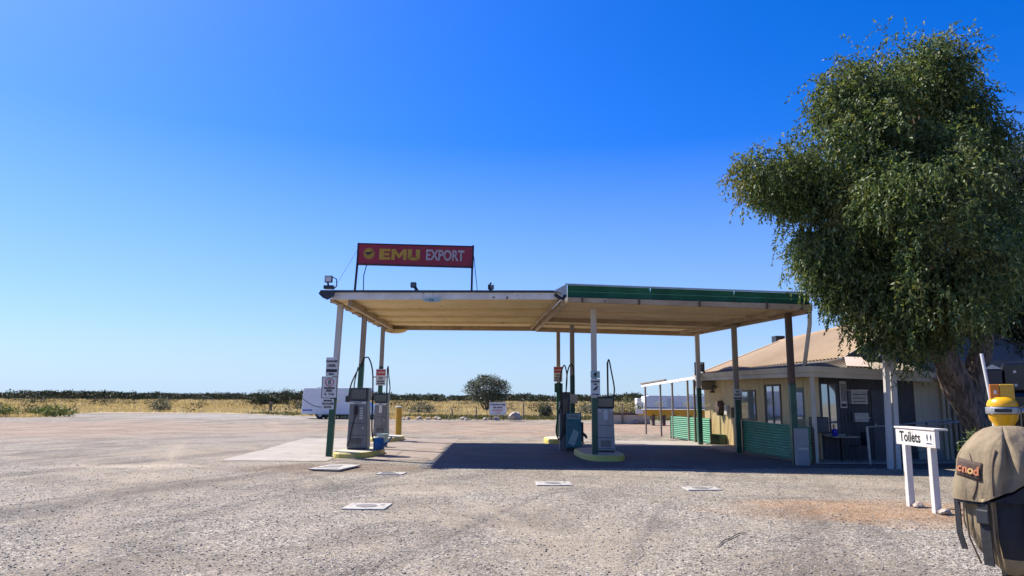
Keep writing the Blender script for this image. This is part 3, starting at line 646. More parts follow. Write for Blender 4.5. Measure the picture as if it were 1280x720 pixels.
bird = [(-.14,.01),(-.10,.045),(-.02,.05),(.05,.045),(.085,.075),(.10,.10),(.135,.095),(.115,.075),(.105,.03),(.06,-.005),(.03,-.025),(.045,-.075),(.075,-.085),(.03,-.09),(.012,-.03),(-.02,-.028),(-.035,-.075),(-.01,-.09),(-.06,-.088),(-.05,-.03),(-.10,-.02)]
mb.prism([(c[0]+x*1.05, c[1]+z*1.1) for x, z in bird], 'y', -.069, -.064, 1)
inplane(mb.build('emblem', [M['gold'], M['ink']], sg))
for x0, x1, zt in ((-5.70,-5.58,7.2),(-1.46,-1.44,7.2)):
    MB().beam((x0,25.66,4.8),(x1,25.66,zt-.55 if 0 else 7.0), .07, .07).build('support_post', M['signframe'], sg)
MB().tube([(-5.35,25.66,4.82),(-5.36,25.66,6.1),(-5.26,25.66,6.5)], .018, 6).build('cable', M['black'], sg)
MB().tube([(-5.58,25.66,7.1),(-5.95,23.0,4.85)], .008, 5).build('guy_wire', M['steel'], sg)
MB().tube([(-1.42,25.66,7.05),(-1.15,25.2,4.8)], .013, 5).build('guy_wire', M['black'], sg)

# floodlights on the roof
f1 = thing('floodlight', (-5.32,20.62,4.80), 'square floodlight on the front left corner of the canopy roof', 'floodlight')
mb = MB(); mb.box(-.11,.11,-.05,.05,.22,.42); mb.build('housing', M['black'], f1, bevel=.015)
MB().box(-.085,.085,-.056,-.051,.245,.395).build('lens', M['signw'], f1)
mb = MB(); mb.beam((-.02,0,.22),(0,0,.12), .05, .05); mb.box(-.12,.16,-.10,.1,.03,.13); mb.build('bracket', M['black'], f1, bevel=.01)
MB().tube([(.12,.02,.38),(.22,.02,.33),(.24,.02,.12),(.18,.02,.06)], .016, 6).build('cable', M['black'], f1)
jb = MB(); jb.prism([(-.18,-.02),(.24,-.02),(.20,-.20),(.02,-.30),(-.12,-.24),(-.24,-.12)], 'y', -.14, -.10); jb.build('corner_cap', M['navy'], f1)
f2 = thing('floodlight', (-2.85,21.2,4.77), 'tilted tube floodlight in the middle of the white canopy roof', 'floodlight')
MB().beam((.10,0,-.02),(-.06,0,.26), .11, .09).build('arm', M['black'], f2)
mb = MB(); mb.box(-.17,-.0,-.08,.08,.20,.36); mb.build('housing', M['black'], f2, bevel=.02)
MB().box(-.15,-.02,-.085,-.081,.22,.34).build('lens', M['display'], f2)
f3 = thing('floodlight', (-.62,21.0,4.74), 'small dark floodlight on the roof right of the billboard', 'floodlight')
MB().box(-.05,.05,-.04,.04,-.02,.20).build('arm', M['black'], f3)
mb = MB(); mb.box(-.09,.0,-.07,.07,.16,.30); mb.tube([(-.03,0,.30),(.0,0,.37)], .03, 8); mb.build('housing', M['black'], f3, bevel=.02)
MB().box(.005,.09,-.05,.05,.17,.29).build('visor', M['greypost'], f3)

# ------------------------------------------------------------------ pump islands, pumps
def island(loc, lx, ly, rz, h, label):
    t = thing('pump_island', loc, label, 'pump island', rz, 'kerbed pump islands')
    def oval(sx, sy, n=28, e=3.2):
        return [(math.copysign(abs(math.cos(2*math.pi*i/n))**(2/e), math.cos(2*math.pi*i/n))*sx, math.copysign(abs(math.sin(2*math.pi*i/n))**(2/e), math.sin(2*math.pi*i/n))*sy) for i in range(n)]
    mb = MB(); mb.tube_rings([[(x,y,z) for x, y in oval(lx*k, ly*k)] for k, z in ((1,0),(.99,h*.75),(.965,h))]); mb.build('kerb', M['yellow'], t)
    MB().prism(oval(lx*.90, ly*.90), 'z', h-.02, h+.006).build('top', M['kerbtop'], t); return t
island((-4.58,22.35,0), .58, 1.3, R(-6), .16, 'long yellow edged island under the front left pump')
island((-5.05,29.9,0), .58, 1.3, R(-4), .16, 'yellow edged island under the back left pump')
island((2.62,22.2,0), .62, 1.7, R(4), .16, 'yellow edged island under the pump on the central front post')
island((2.05,29.3,0), .75, 1.25, 0, .17, 'pale yellow island behind the slim pump with hoses')
def hose(parent, pts, r=.022, mat=None):
    P = [Vector(p) for p in pts]; out = []
    for i in range(len(P)-1):
        p0, p1, p2, p3 = P[max(0,i-1)], P[i], P[i+1], P[min(len(P)-1,i+2)]
        for k in range(6):
            u = k/6; out.append(.5*((2*p1)+(p2-p0)*u+(2*p0-5*p1+4*p2-p3)*u*u+(3*p1-p0-3*p2+p3)*u**3))
    out.append(P[-1]); return MB().tube(out, r, 7).build('hose', mat or M['rubber'], parent, True)
def pump(loc, rz, w, d, h, label, body, style):
    t = thing('fuel_pump', loc, label, 'fuel pump', rz, 'old fuel pumps under the canopy')
    hb = h*.79; k = .86
    mb = MB(); mb.hexa([(-w/2,-d/2,.05),(w/2,-d/2,.05),(w/2,d/2,.05),(-w/2,d/2,.05)], [(-w/2*k,-d/2*k,hb),(w/2*k,-d/2*k,hb),(w/2*k,d/2*k,hb),(-w/2*k,d/2*k,hb)])
    mb.build('cabinet', body, t, bevel=.025)
    MB().box(-w/2+.02,w/2-.02,-d/2+.02,d/2-.02,0,.05).build('plinth', M['black'], t)
    mb = MB(); mb.box(-w/2*.98,w/2*.98,-d/2*.95,d/2*.95,hb+.003,h); mb.build('head', M['blackhead'], t, bevel=.03)
    MB().box(-w/2*.78,w/2*.78,-d/2*.95-.012,-d/2*.95-.003,hb+.06,h-.05).build('display', M['display'], t)
    mb = MB()
    for z in (.10,.42,.78): 
        q = z/h; ww = w/2*(1-(1-k)*min(1,z*hb/hb))-.02; mb.box(-ww*.96, ww*.96, -d/2*(1-.14*z/hb)-.008, -d/2*(1-.14*z/hb)+.006, z, z+.012)
    mb.build('panel_joint', M['black'], t)
    mb = MB()
    for i in range(7): mb.box(-w/2*.55, w/2*.55, -d/2*.985-.010, -d/2*.985+.004, .16+i*.028, .170+i*.028)
    mb.build('louvre', M['black'], t)
    MB().box(-w/2*.80,w/2*.80,-d/2*.86-.030,-d/2*.86+.004,hb-.10,hb-.03).build('grade_strip', M['signw'], t); text('lettering', 'UNLEADED' if style != 'mast' else 'DIESEL', .055, M['ink'], t, (0,-d/2*.86-.031,hb-.066), (R(90),0,0), .9, .002, .001)
    MB().box(w/2*.5,w/2*.62,-d/2*.93-.02,-d/2*.93+.004,.62,.68).build('lock', M['steel'], t)
    if style == 'front':
        mb = MB()
        for i in range(5): mb.box(.06,.16,-d/2*.90-.014,-d/2*.90-.002, .92+i*.075, .96+i*.075)
        mb.build('price_plate', M['signw'], t)
        n = MB(); n.tube([(-.05,-d/2-.05,1.34),(-.08,-d/2-.06,1.16),(-.06,-d/2-.04,.98)], [.035,.05,.03], 8); n.box(-.12,.0,-d/2-.03,-d/2+.02,1.05,1.3); n.build('nozzle', M['black'], t)
        s = MB(); s.box(-w/2-.14,-w/2+.0,-.08,.08,1.42,1.62); s.build('nozzle_holder', M['blackhead'], t, bevel=.02)
        hose(t, [(-w/2-.08,0,1.45),(-w/2+.02,.0,2.0),(-.02,.05,2.62),(.06,.06,2.82),(.0,.05,2.5)])
        hose(t, [(.06,.06,2.78),(.22,.02,2.78),(w/2+.05,0,2.35),(w/2+.08,0,1.5),(w/2+.10,-.05,.6),(w/2+.18,-.1,.25)])
        hose(t, [(-.07,-d/2-.06,1.0),(-.16,-d/2-.07,.55),(-.2,-d/2-.06,.25),(-.28,-d/2-.02,.12)], .018)
        hose(t, [(-.12,.06,2.5),(-.22,.05,1.9),(-.1,.05,1.5)], .018)
    else:
        MB().tube([(w*.25,d*.3,h-.05),(w*.25,d*.3,h+1.05)], .028, 8).build('hose_mast', M['black'], t)
        hose(t, [(w*.25,d*.3,h+1.02),(w*.32,d*.2,h+1.12),(w*.42,.0,h+.75),(w*.55,-.05,h+.25),(w*.5,0,h-.02)])
        mb = MB(); mb.box(-.06,.06,-d/2*.92-.02,-d/2*.92-.004,.95,1.25); mb.build('price_plate', M['signw'], t)
    return t
pump((-4.68,22.55,.165), R(-3), .62, .5, 1.86, 'grey fuel pump with two looping hoses on the front left island', M['pump'], 'front')
pump((-5.32,30.0,.165), R(-3), .58, .5, 1.72, 'grey fuel pump with a tall hose mast on the back left island', M['pump'], 'mast')
p3 = pump((2.80,22.0,.165), R(2), .56, .46, 1.62, 'pale pinkish fuel pump with black head beside the central front post', M['pumpside'], 'plain')
# slim pump with hoses, next to the middle post
t = thing('fuel_pump', (1.80,25.1,.0), 'slim dark pump with a bundle of hoses behind the teal stand', 'fuel pump', group='old fuel pumps under the canopy')
mb = MB(); mb.box(-.16,.10,-.2,.2,.0,1.62); mb.build('cabinet', M['pump'], t, bevel=.02)
mb = MB(); mb.box(-.10,.20,-.24,-.21,.5,1.95); mb.build('hose_board', M['blackhead'], t)
MB().box(-.05,.12,-.27,-.245,1.2,1.7).build('display', M['display'], t)
hose(t, [(-.06,-.25,1.3),(-.14,-.26,2.3),(.0,-.24,2.86),(.10,-.24,2.5),(.06,-.25,1.9)])
hose(t, [(.06,-.22,1.7),(.10,-.22,2.5),(.22,-.2,2.88),(.34,-.15,2.7),(.30,-.2,1.9)])
hose(t, [(-.12,-.26,1.5),(-.24,-.28,1.0),(-.28,-.28,.6),(-.16,-.26,.35),(-.02,-.25,.7)])
# teal stand
t = thing('display_stand', (2.08,24.5,0), 'teal panel stand with pale writing leaning at the middle post', 'stand')
mb = MB(); mb.box(-.24,.26,-.05,.05,.12,1.26); mb.build('panel', M['teal'], t, bevel=.015)
MB().box(-.20,.22,-.056,-.052,1.06,1.22).build('header', M['palet'], t)
text('lettering', 'DIESEL', .13, M['ink'], t, (.01,-.058,1.14), (R(90),0,0))
mb = MB(); mb.hexa([(-.20,-.056,.25),(.02,-.056,.18),(.02,-.052,.18),(-.20,-.052,.25)], [(.0,-.056,.72),(.18,-.056,.62),(.18,-.052,.62),(.0,-.052,.72)]); mb.build('swoosh', M['palet'], t)
mb = MB(); mb.box(-.24,.26,-.1,.1,0,.117); mb.build('base', M['black'], t)
mb = MB(); mb.tube([(.26,0,.62),(.40,-.02,.50),(.44,-.02,.42)], [.05,.05,.03], 8); mb.box(.262,.33,-.05,.05,.3,.95); mb.build('handle', M['black'], t)
# watering can / bucket
t = thing('watering_can', (-4.04,22.45,.165), 'blue watering can beside the front left pump', 'watering can')
MB().lathe((0,0,0), [(.15,0),(.17,.02),(.165,.32),(.15,.34),(.05,.36)], 18).build('body', M['blue'], t, True)
MB().tube([(.15,0,.12),(.30,0,.26),(.40,0,.40)], [.035,.028,.024], 8).build('spout', M['blue'], t, True)
MB().tube([(-.10,0,.33),(-.08,0,.46),(.06,0,.46),(.10,0,.34)], .014, 7).build('handle', M['white'], t, True)
# second pale canister visible between the left pumps
t = thing('squeegee_bucket', (-4.55,26.0,0), 'pale teal bucket standing between the two left pumps', 'bucket')
MB().lathe((0,0,0), [(.17,0),(.2,.45),(.21,.46)], 16).build('body', M['palet'], t, True)
MB().tube([(-.05,0,.3),(-.1,0,.95)], .015, 6).build('squeegee_handle', M['timber'], t)
# bollard
t = thing('bollard', (-5.05,32.8,0), 'yellow steel bollard with pale cap behind the left pumps', 'bollard')
MB().lathe((0,0,0), [(.14,0),(.14,1.26)], 16).build('tube', M['bollard'], t, True)
MB().lathe((0,0,1.262), [(.15,0),(.15,.05),(.10,.09),(.02,.10)], 16).build('cap', M['kerbtop'], t, True)

# ------------------------------------------------------------------ signs on the posts
def board(name, label, loc, w, h, rz=0, rows=(), face='signw', border=None, group=None, rx=0):
    t = thing(name, loc, label, 'sign', rz, group); t.rotation_euler = (0, rx, rz)
    MB().box(-w/2,w/2,0,.012,-h/2,h/2).build('plate', M[face], t)
    if border:
        mb = MB(); b = .018
        for a in ((-w/2,w/2,h/2-b,h/2),(-w/2,w/2,-h/2,-h/2+b),(-w/2,-w/2+b,-h/2+b,h/2-b),(w/2-b,w/2,-h/2+b,h/2-b)): mb.box(a[0],a[1],-.004,-.001,a[2],a[3])
        mb.build('border', M[border], t)
    for r in rows:
        if r[0] == 'bar': MB().box(-w/2+.01,w/2-.01,-.005,-.001,r[1],r[2]).build('bar', M[r[3]], t)
        else: text('lettering', r[0], r[2], M[r[3]], t, (r[4] if len(r) > 4 else 0,-.004,r[1]), (R(90),0,0), r[5] if len(r) > 5 else .8, .004, .002)
    return t
yb = 21.57
board('price_board', 'narrow white fuel board topmost on the front left post', (-5.36,yb,2.63), .34, .56, 0, [('UNLEADED',.16,.085,'ink'),('DIESEL',.03,.11,'ink'),('bar',-.16,-.07,'ink'),('PRICE',-.22,.07,'ink')])
b = board('speed_sign', 'white framed sign with a red ringed 8 on the front left post', (-5.40,yb-.02,2.02), .46, .64, 0, [('8',.15,.2,'ink'),('MAXIMUM',-.02,.08,'ink'),('SPEED',-.10,.085,'ink'),('15   17 km',-.20,.085,'ink')], border='ink')
mb = MB(); n = 28
mb.tube([(.115*math.cos(2*math.pi*i/n), -.004, .15+.115*math.sin(2*math.pi*i/n)) for i in range(n+1)], .012, 6); mb.build('ring', M['red'], b)
board('flame_notice', 'small white notice lowest on the front left post', (-5.43,yb,1.53), .36, .30, 0, [('SMOKING',.10,.07,'ink'),('NO FLAME',.01,.085,'ink'),('NOTICE',-.09,.075,'ink')])
b = board('danger_sign', 'red and white danger sign on the back left post', (-5.36,29.74,2.55), .40, .66, 0, [('bar',.08,.30,'red'),('DANGER',.19,.10,'signw'),('NO',-.04,.13,'ink'),('SMOKING',-.17,.08,'ink'),('STOP ENGINE',-.26,.06,'ink')])
MB().box(-.32,.30,.013,.04,-.02,.03).build('bracket', M['greypost'], b)
board('danger_sign', 'red topped danger sign on the back central post', (1.93,30.06,2.72), .36, .62, 0, [('bar',.06,.29,'red'),('DANGER',.17,.10,'signw'),('NO',-.05,.11,'ink'),('SMOKING',-.16,.075,'ink'),('ENGINE OFF',-.25,.06,'ink')])
t = thing('meter_box', (1.95,30.07,2.15), 'dark green box below the red topped sign', 'box'); MB().box(-.17,.17,0,.05,-.18,.20).build('case', M['dgreen'], t, bevel=.01); MB().box(-.13,.13,-.008,-.001,-.14,.16).build('lid', M['green'], t)
t = thing('meter_box', (2.2,25.87,1.72), 'pale switch box strapped to the middle central post', 'box'); MB().box(-.17,.14,-.08,0,-.16,.16).build('case', M['creamflat'], t, bevel=.012); MB().box(-.13,.10,-.088,-.081,-.12,.12).build('lid', M['gutter'], t)
board('pump_sign', 'pale teal number plate above the white notice on the central front post', (2.42,20.945,2.42), .27, .20, 0, [('47',0,.14,'ink'),], 'palet')
b = board('bird_notice', 'white notice with a black bird mark on the central front post', (2.42,20.945,2.05), .27, .50, 0, [('UNLEADED',.17,.065,'ink'),('FUEL',.09,.06,'ink'),('PAY INSIDE',-.2,.05,'ink')])
mb = MB(); mb.prism([(-.09,-.06),(-.03,-.03),(.02,.03),(.09,.04),(.06,.0),(.04,-.05),(.0,-.07),(-.02,-.12),(-.03,-.07)], 'y', -.005, -.001); mb.build('bird_mark', M['ink'], b)
MB().box(-.02,.02,0,.04,.3,.42).build('bracket', M['black'], b)
board('post_notice', 'small white notice on the middle right post', (7.47,24.02,1.90), .30, .34, 0, [('NO',.08,.09,'ink'),('PARKING',-.02,.06,'ink'),('bar',-.15,-.11,'ink')])
t = thing('concrete_pillar', (7.78,19.70,0), 'square pale concrete pillar at the foot of the right front post', 'pillar')
MB().box(-.16,.16,-.12,.12,0,.98).build('block', M['conc2'], t, bevel=.02); MB().box(-.13,.13,-.126,-.121,.42,.47).build('band', M['gutter'], t)

# ------------------------------------------------------------------ inspection covers
def cover(loc, w, d, rz, label, style):
    t = thing('inspection_cover', loc, label, 'cover', rz, 'inspection covers in the yard')
    MB().box(-w/2,w/2,-d/2,d/2,-.02,.018).build('frame', M['lid'], t, bevel=.008)
    if style == 'round':
        MB().lathe((-.02,0,.0185), [(.17,0),(.165,.006),(.02,.008)], 22).build('lid', M['iron'], t); MB().lathe((w*.33,d*.15,.0185), [(.045,0),(.04,.005),(.005,.006)], 12).build('plug', M['iron'], t)
    elif style == 'slots':
        mb = MB()
        for i in range(3): mb.box(-w*.36,w*.3-.1*i,-d*.34+i*d*.28,-d*.34+i*d*.28+.08,.0185,.026)
        mb.build('grate', M['iron'], t)
    return t
cover((-2.30,11.95,.005), .68, .62, R(-3), 'pale square cover with a round iron lid in the near gravel', 'round')
cover((.87,15.2,.005), .72, .62, R(2), 'pale cover with round lid in front of the central pumps', 'round')
cover((3.72,14.5,.005), .66, .5, R(3), 'pale cover with round lid right of centre in the gravel', 'round')
cover((-4.30,18.1,.04), .80, 1.25, R(-12), 'slotted concrete cover in front of the left island', 'slots')
cover((-2.75,17.0,.005), .62, .45, R(-5), 'half buried pale cover beside the canopy shadow', 'slots')
# crack / stick
t = MB().tube([(2.45,8.9,.015),(2.62,9.25,.02),(2.75,9.42,.015),(2.95,9.72,.02),(3.12,9.86,.012)], [.004,.009,.007,.008,.003], 6).build('fallen_stick', M['timber']); tag(t, 'thin dark stick lying on the near gravel', 'stick')

# ------------------------------------------------------------------ roadhouse (local frame turned 6 degrees)
bd = thing('roadhouse', (8.3,20.1,0), 'cream and slate corrugated roadhouse with brown iron roof and verandah', 'building', R(6))
BMI = (Matrix.Translation((8.3,20.1,0)) @ Matrix.Rotation(R(6),4,'Z')).inverted()
wl = lambda p: tuple(BMI @ Vector(p))                # world to building frame
WX, WY, FAR = .85, 1.2, 10.3
mb = MB()
def wall_x(y0, y1, z0, z1): mb.sheet((WX,y1,z0),(WX,y0,z0),(WX,y0,z1),(WX,y1,z1), (-1,0,0), .13, .014, 1, True)
cuts = [(6.74,5.36,.99,2.06),(4.67,3.5,.8,2.23),(2.98,2.03,.03,2.10)]
ycur = FAR
for y1, y0, z0, z1 in cuts:
    wall_x(y1, ycur, .03, 2.75); wall_x(y0, y1, z1, 2.75)
    if z0 > .1: wall_x(y0, y1, .03, z0)
    ycur = y0
wall_x(WY, ycur, .03, 2.75); mb.build('side_wall', M['cream'], bd)
MB().box(WX+.05,WX+8,WY+.12,FAR,-.02,2.7).build('interior_mass', M['bluewall'], bd)
def window(y0, y1, z0, z1, nx, axis='x', fm='timber'):
    f = MB(); b = .06
    def bx(m, a0, a1, c0, c1, d0, d1):
        m.box(WX+d0, WX+d1, a0, a1, c0, c1) if axis == 'x' else m.box(a0, a1, WY+d0, WY+d1, c0, c1)
    bx(f, y0, y1, z0, z0+b, -.04, .03); bx(f, y0, y1, z1-b, z1, -.04, .03); bx(f, y0, y0+b, z0+b, z1-b, -.04, .03); bx(f, y1-b, y1, z0+b, z1-b, -.04, .03)
    for i in range(1, nx): c = y0+(y1-y0)*i/nx; bx(f, c-.02, c+.02, z0+b, z1-b, -.03, .02)
    w = f.build('window', M[fm], bd)
    g = MB(); bx(g, y0+b, y1-b, z0+b, z1-b, -.005, .005); g.build('pane', M['glass'], w); return w
window(5.36,6.74,.99,2.06,1); w = window(3.5,4.67,.8,2.23,2)
MB().box(WX+.0,WX+.04,2.03,2.98,.03,2.1).build('door', M['dgreen'], bd)
MB().box(WX-.012,WX-.002,2.12,2.55,1.15,1.95).build('door_pane', M['glass'], bd)
MB().box(WX-.02,WX+.02,WY-.02,WY+.06,0,2.5).build('corner_trim', M['cream'], bd)
# front wall
mb = MB(); mb.sheet((WX,WY,.03),(.86,WY,.03),(.86,WY,2.6),(WX,WY,2.6), (0,-1,0), .11, .012)
def wall_y(x0, x1, z0, z1): mb.sheet((x0,WY,z0),(x1,WY,z0),(x1,WY,z1),(x0,WY,z1), (0,-1,0), .11, .012)
wall_y(.87,1.45,2.25,2.6); wall_y(.87,1.45,.03,.76); wall_y(1.45,2.46,.03,2.6); wall_y(2.46,2.92,2.04,2.6); wall_y(2.92,3.82,.03,2.6); mb.build('front_wall', M['bluewall'], bd)
window(.87,1.45,.76,2.25,2,'y','bluedoor')
MB().box(.9,1.48,WY-.22,WY-.05,.70,.755).build('window_shelf', M['gutter'], bd)
d = MB().box(2.47,2.91,WY-.03,WY+.02,.03,2.03).build('door', M['bluedoor'], bd); MB().box(2.52,2.56,WY-.07,WY-.032,.95,1.05).build('handle', M['steel'], d)
mb = MB().box(3.83,4.75,WY-.03,WY+.05,.25,2.55)
for x in (4.05,4.30,4.55): mb.box(x,x+.025,WY-.038,WY-.031,.25,2.55)
mb.build('front_panel', M['creamflat'], bd); MB().box(3.83,9,WY-.06,WY+.05,0,.24).build('base_board', M['conc2'], bd)
MB().box(4.76,9,WY+.1,WY+.2,.25,2.55).build('rear_front_wall', M['creamflat'], bd)
for k in range(6):
    x = 4.68+.17*k; y = WY-.12+.03*(k % 2); MB().tube([(x,y,.02),(x,y,2.45)], .05 if k != 1 else .06, 10).build('drain_pipe', M['creamflat'], bd, True)
# verandah floor, posts, gutters, roofs
MB().box(.02,6.8,.05,WY-.02,-.02,.028).build('verandah_floor', M['conc2'], bd); MB().box(.02,WX-.02,WY,FAR,-.02,.028).build('verandah_floor', M['concrete'], bd)
MB().box(.02,.11,.02,.11,.03,2.4).build('verandah_post', M['gutter'], bd)
MB().box(.03,.10,9.3,9.37,.03,2.5).build('verandah_post', M['rustpost'], bd)
mb = MB(); mb.hexa([(-.10,-.08,2.50),(-.10,8.9,2.58),(.0,8.9,2.58),(.0,-.0,2.50)][::-1], [(-.12,-.1,2.66),(-.12,8.9,2.72),(.0,8.9,2.72),(.0,-.0,2.66)][::-1]); mb.build('side_gutter', M['gutter'], bd)
MB().hexa([(-.04,-.04,2.37),(.02,-.04,2.37),(.02,8.9,2.45),(-.04,8.9,2.45)], [(-.04,-.04,2.498),(.02,-.04,2.498),(.02,8.9,2.578),(-.04,8.9,2.578)]).build('side_fascia', M['gutter'], bd)
mb = MB(); mb.hexa([(-.10,-.10,2.50),(3.6,-.10,2.37),(3.6,0,2.37),(-.10,0,2.50)], [(-.12,-.12,2.66),(3.6,-.12,2.53),(3.6,0,2.53),(-.12,0,2.66)]); mb.build('front_gutter', M['gutter'], bd)
MB().hexa([(.024,-.04,2.36),(3.6,-.04,2.25),(3.6,.02,2.25),(.024,.02,2.36)], [(.024,-.04,2.498),(3.6,-.04,2.368),(3.6,.02,2.368),(.024,.02,2.498)]).build('front_fascia', M['gutter'], bd)
MB().add([(.03,.03,2.45),(3.6,.03,2.33),(3.6,WY,2.58),(.85,WY,2.6),(.85,8.9,2.72),(.03,8.9,2.52)], [(0,1,2,3),(0,3,4,5)]).build('soffit', M['soffit'], bd)
A_, B_, C_, D_ = wl((7.75,29.4,2.80)), wl((10.15,21.9,3.02)), wl((11.45,30.6,4.20)), wl((12.98,22.4,4.58))
E_ = (C_[0]+4.6, C_[1]-.5, 2.9); F_ = (D_[0]+4.2, D_[1]-.4, 3.0)
mb = MB(); mb.sheet(A_, B_, D_, C_, (-.5,0,1), .17, .018, 1, True); mb.sheet(C_, D_, F_, E_, (.5,0,1), .17, .018, 1, True); mb.build('main_roof', M['roof'], bd)
mb = MB(); mb.beam(C_, D_, .22, .06); mb.beam(up(A_,.0), C_, .10, .08); mb.build('ridge_cap', M['roof'], bd)
mb = MB(); mb.beam(up(B_,-.03), up(D_,-.03), .08, .12); mb.beam(up(D_,-.03), up(F_,-.03), .08, .12); mb.beam(up(A_,-.06), up(B_,-.06), .05, .07); mb.build('barge_board', M['navy'], bd)
MB().add([up(B_,-.05), up(F_,-.05), up(D_,-.05), (B_[0],B_[1],2.55), (F_[0],F_[1],2.55)], [(0,1,2),(3,4,1,0)]).build('gable_end', M['bluedoor'], bd)
MB().add([up(A_,-.05), up(E_,-.05), up(C_,-.05), (A_[0],A_[1],2.4), (E_[0],E_[1],2.4)], [(0,2,1),(0,1,4,3)]).build('gable_end', M['creamflat'], bd)
mb = MB(); mb.sheet((-.10,-.1,2.665),(3.6,-.1,2.535),(3.6,B_[1]+.3,2.95),(B_[0],B_[1]+.3,2.98), (0,0,1), .12, .012)
mb.sheet((-.10,8.9,2.725),(-.10,-.1,2.668),(B_[0],B_[1]+.3,2.985),(A_[0]+.15,A_[1],2.775), (0,0,1), .12, .012)
mb.build('verandah_roof', M['roofgrey'], bd)
p_ = [(1.05,-.02,2.66),(1.75,-.05,2.64),(2.35,1.35,2.99),(1.85,1.4,3.0)]; MB().hexa(p_, [up(q,.02) for q in p_]).build('roof_patch', paint('bleached_iron_sheet', (.70,.56,.47), (.58,.45,.37), .5, .5, 1.5), bd)
v = wl((11.45,30.9,4.30)); MB().box(v[0]-.2,v[0]+.2,v[1]-.2,v[1]+.2,4.1,4.42).build('roof_vent', M['navy'], bd)
MB().box(3.6,9.0,-.1,WY,2.3,2.36).build('side_roof', M['roofgrey'], bd)
# fixtures on the walls
def fix(name, label, cat): return thing(name, (8.3,20.1,0), label, cat, R(6))
def fixtop(mb, name, m, label, cat, **k):
    t = fix(name, label, cat); mb.build(k.get('part', 'body'), m, t, **({'bevel': k['bevel']} if 'bevel' in k else {})); return t
t = fix('wall_phone', 'dark round wall phone hood on the cream wall', 'phone'); MB().lathe((0,0,0), [(.26,0),(.26,.12),(.20,.2),(.03,.22)], 18).build('hood', M['rustpost'], t).matrix_local = Matrix.Translation((WX-.02,8.45,1.42)) @ Matrix.Rotation(R(-90),4,'Y'); MB().box(WX-.20,WX-.02,8.36,8.54,1.10,1.30).build('handset', M['black'], t)
t = fix('meter_cabinet', 'small white cabinet on the cream wall beside the dark phone hood', 'cabinet'); MB().box(WX-.12,WX-.02,7.72,7.98,1.15,1.5).build('case', M['signw'], t); MB().box(WX-.128,WX-.121,7.75,7.95,1.18,1.47).build('lid', M['gutter'], t)
t = fix('wall_plate', 'narrow brown plate on the cream wall left of the big window', 'plate'); MB().box(WX-.06,WX-.02,7.3,7.48,1.05,1.42).build('plate', M['rustpost'], t)
t = fix('green_crate', 'small dark green crate on the verandah floor', 'crate'); mb = MB().box(WX-.36,WX-.06,8.05,8.75,.03,.34)
mb.build('box', M['dgreen'], t, bevel=.01); MB().box(WX-.38,WX-.04,8.02,8.78,.342,.38).build('rim', M['green'], t)
t = fix('wall_shelf', 'brown box shelf under the eave at the far end of the wall', 'shelf'); MB().box(.25,WX-.03,9.0,9.9,2.1,2.42).build('case', M['greypost'], t); MB().box(.22,WX-.03,8.97,9.93,2.422,2.46).build('lid', M['timber'], t)
t = fix('wall_lamp', 'small wall lamp at the far end of the cream wall', 'lamp'); MB().tube([(WX-.02,8.85,2.2),(WX-.25,8.7,2.25),(WX-.28,8.7,2.12)], .03, 7).build('arm', M['black'], t); MB().lathe((WX-.28,8.7,1.98), [(.02,.13),(.09,.06),(.10,0)], 12).build('shade', M['rustpost'], t)
t = fix('notice_board', 'tall pale strip notice beside the front window', 'notice'); MB().box(1.50,1.70,WY-.05,WY-.02,1.5,2.28).build('plate', M['signw'], t)
mb = MB()
for i in range(4): mb.box(1.53+i*.042,1.55+i*.042,WY-.055,WY-.051,1.7,2.2)
mb.build('print', M['ink'], t); MB().box(1.52,1.68,WY-.055,WY-.051,1.54,1.62).build('caption', M['ink'], t)
t = fix('letter_box', 'grey metal box with pale lit top on the slate wall', 'box'); MB().box(1.74,2.24,WY-.22,WY-.02,1.62,2.0).build('case', M['steel'], t); MB().box(1.72,2.26,WY-.25,WY-.02,2.002,2.03).build('lid', M['white'], t)
mb = MB(); 
for i in range(3): mb.box(1.79,2.19,WY-.226,WY-.221,1.68+i*.1,1.70+i*.1)
mb.build('slot', M['ink'], t)
t = fix('lower_box', 'grey shelf box below the lit topped metal box', 'box'); MB().box(1.84,2.27,WY-.16,WY-.02,1.1,1.36).build('case', M['steel'], t); MB().box(1.86,2.3,WY-.18,WY-.02,1.20,1.24).build('ledge', M['gutter'], t)
t = fix('cafe_table', 'small dark table standing below the front window', 'table'); MB().box(.85,1.6,WY-.75,WY-.25,.70-.02,.72).build('top', M['greypost'], t); MB().box(1.16,1.24,WY-.54,WY-.46,.03,.678).build('leg', M['black'], t)
t = fix('blue_bottle', 'bright blue bottle with orange cap on the table', 'bottle'); MB().lathe((1.0,WY-.5,.722), [(.07,0),(.08,.02),(.08,.16),(.035,.2)], 14).build('body', paint('cobalt_plastic', (.01,.03,.50), None, .3), t, True); MB().lathe((.98,WY-.5,.93), [(.03,0),(.025,.12)], 10).build('cap', M['orange'], t)
t = fix('cafe_chair', 'dark metal chair pushed under the front window table', 'chair'); MB().box(1.36,1.72,WY-1.0,WY-.62,.44,.47).build('seat', M['black'], t); MB().box(1.69,1.73,WY-1.0,WY-.62,.474,.85).build('backrest', M['black'], t)
for x in (1.38,1.70):
    for y in (WY-.98,WY-.64): MB().tube([(x,y,.03),(x,y,.438)], .014, 6).build('leg', M['black'], t)
t = fix('air_unit', 'dark square fan unit beside the corner post', 'fan'); MB().box(.35,.78,.6,.9,.8,1.25).build('case', M['black'], t); MB().box(.39,.74,.59,.598,.84,1.21).build('grille', M['bluedoor'], t)
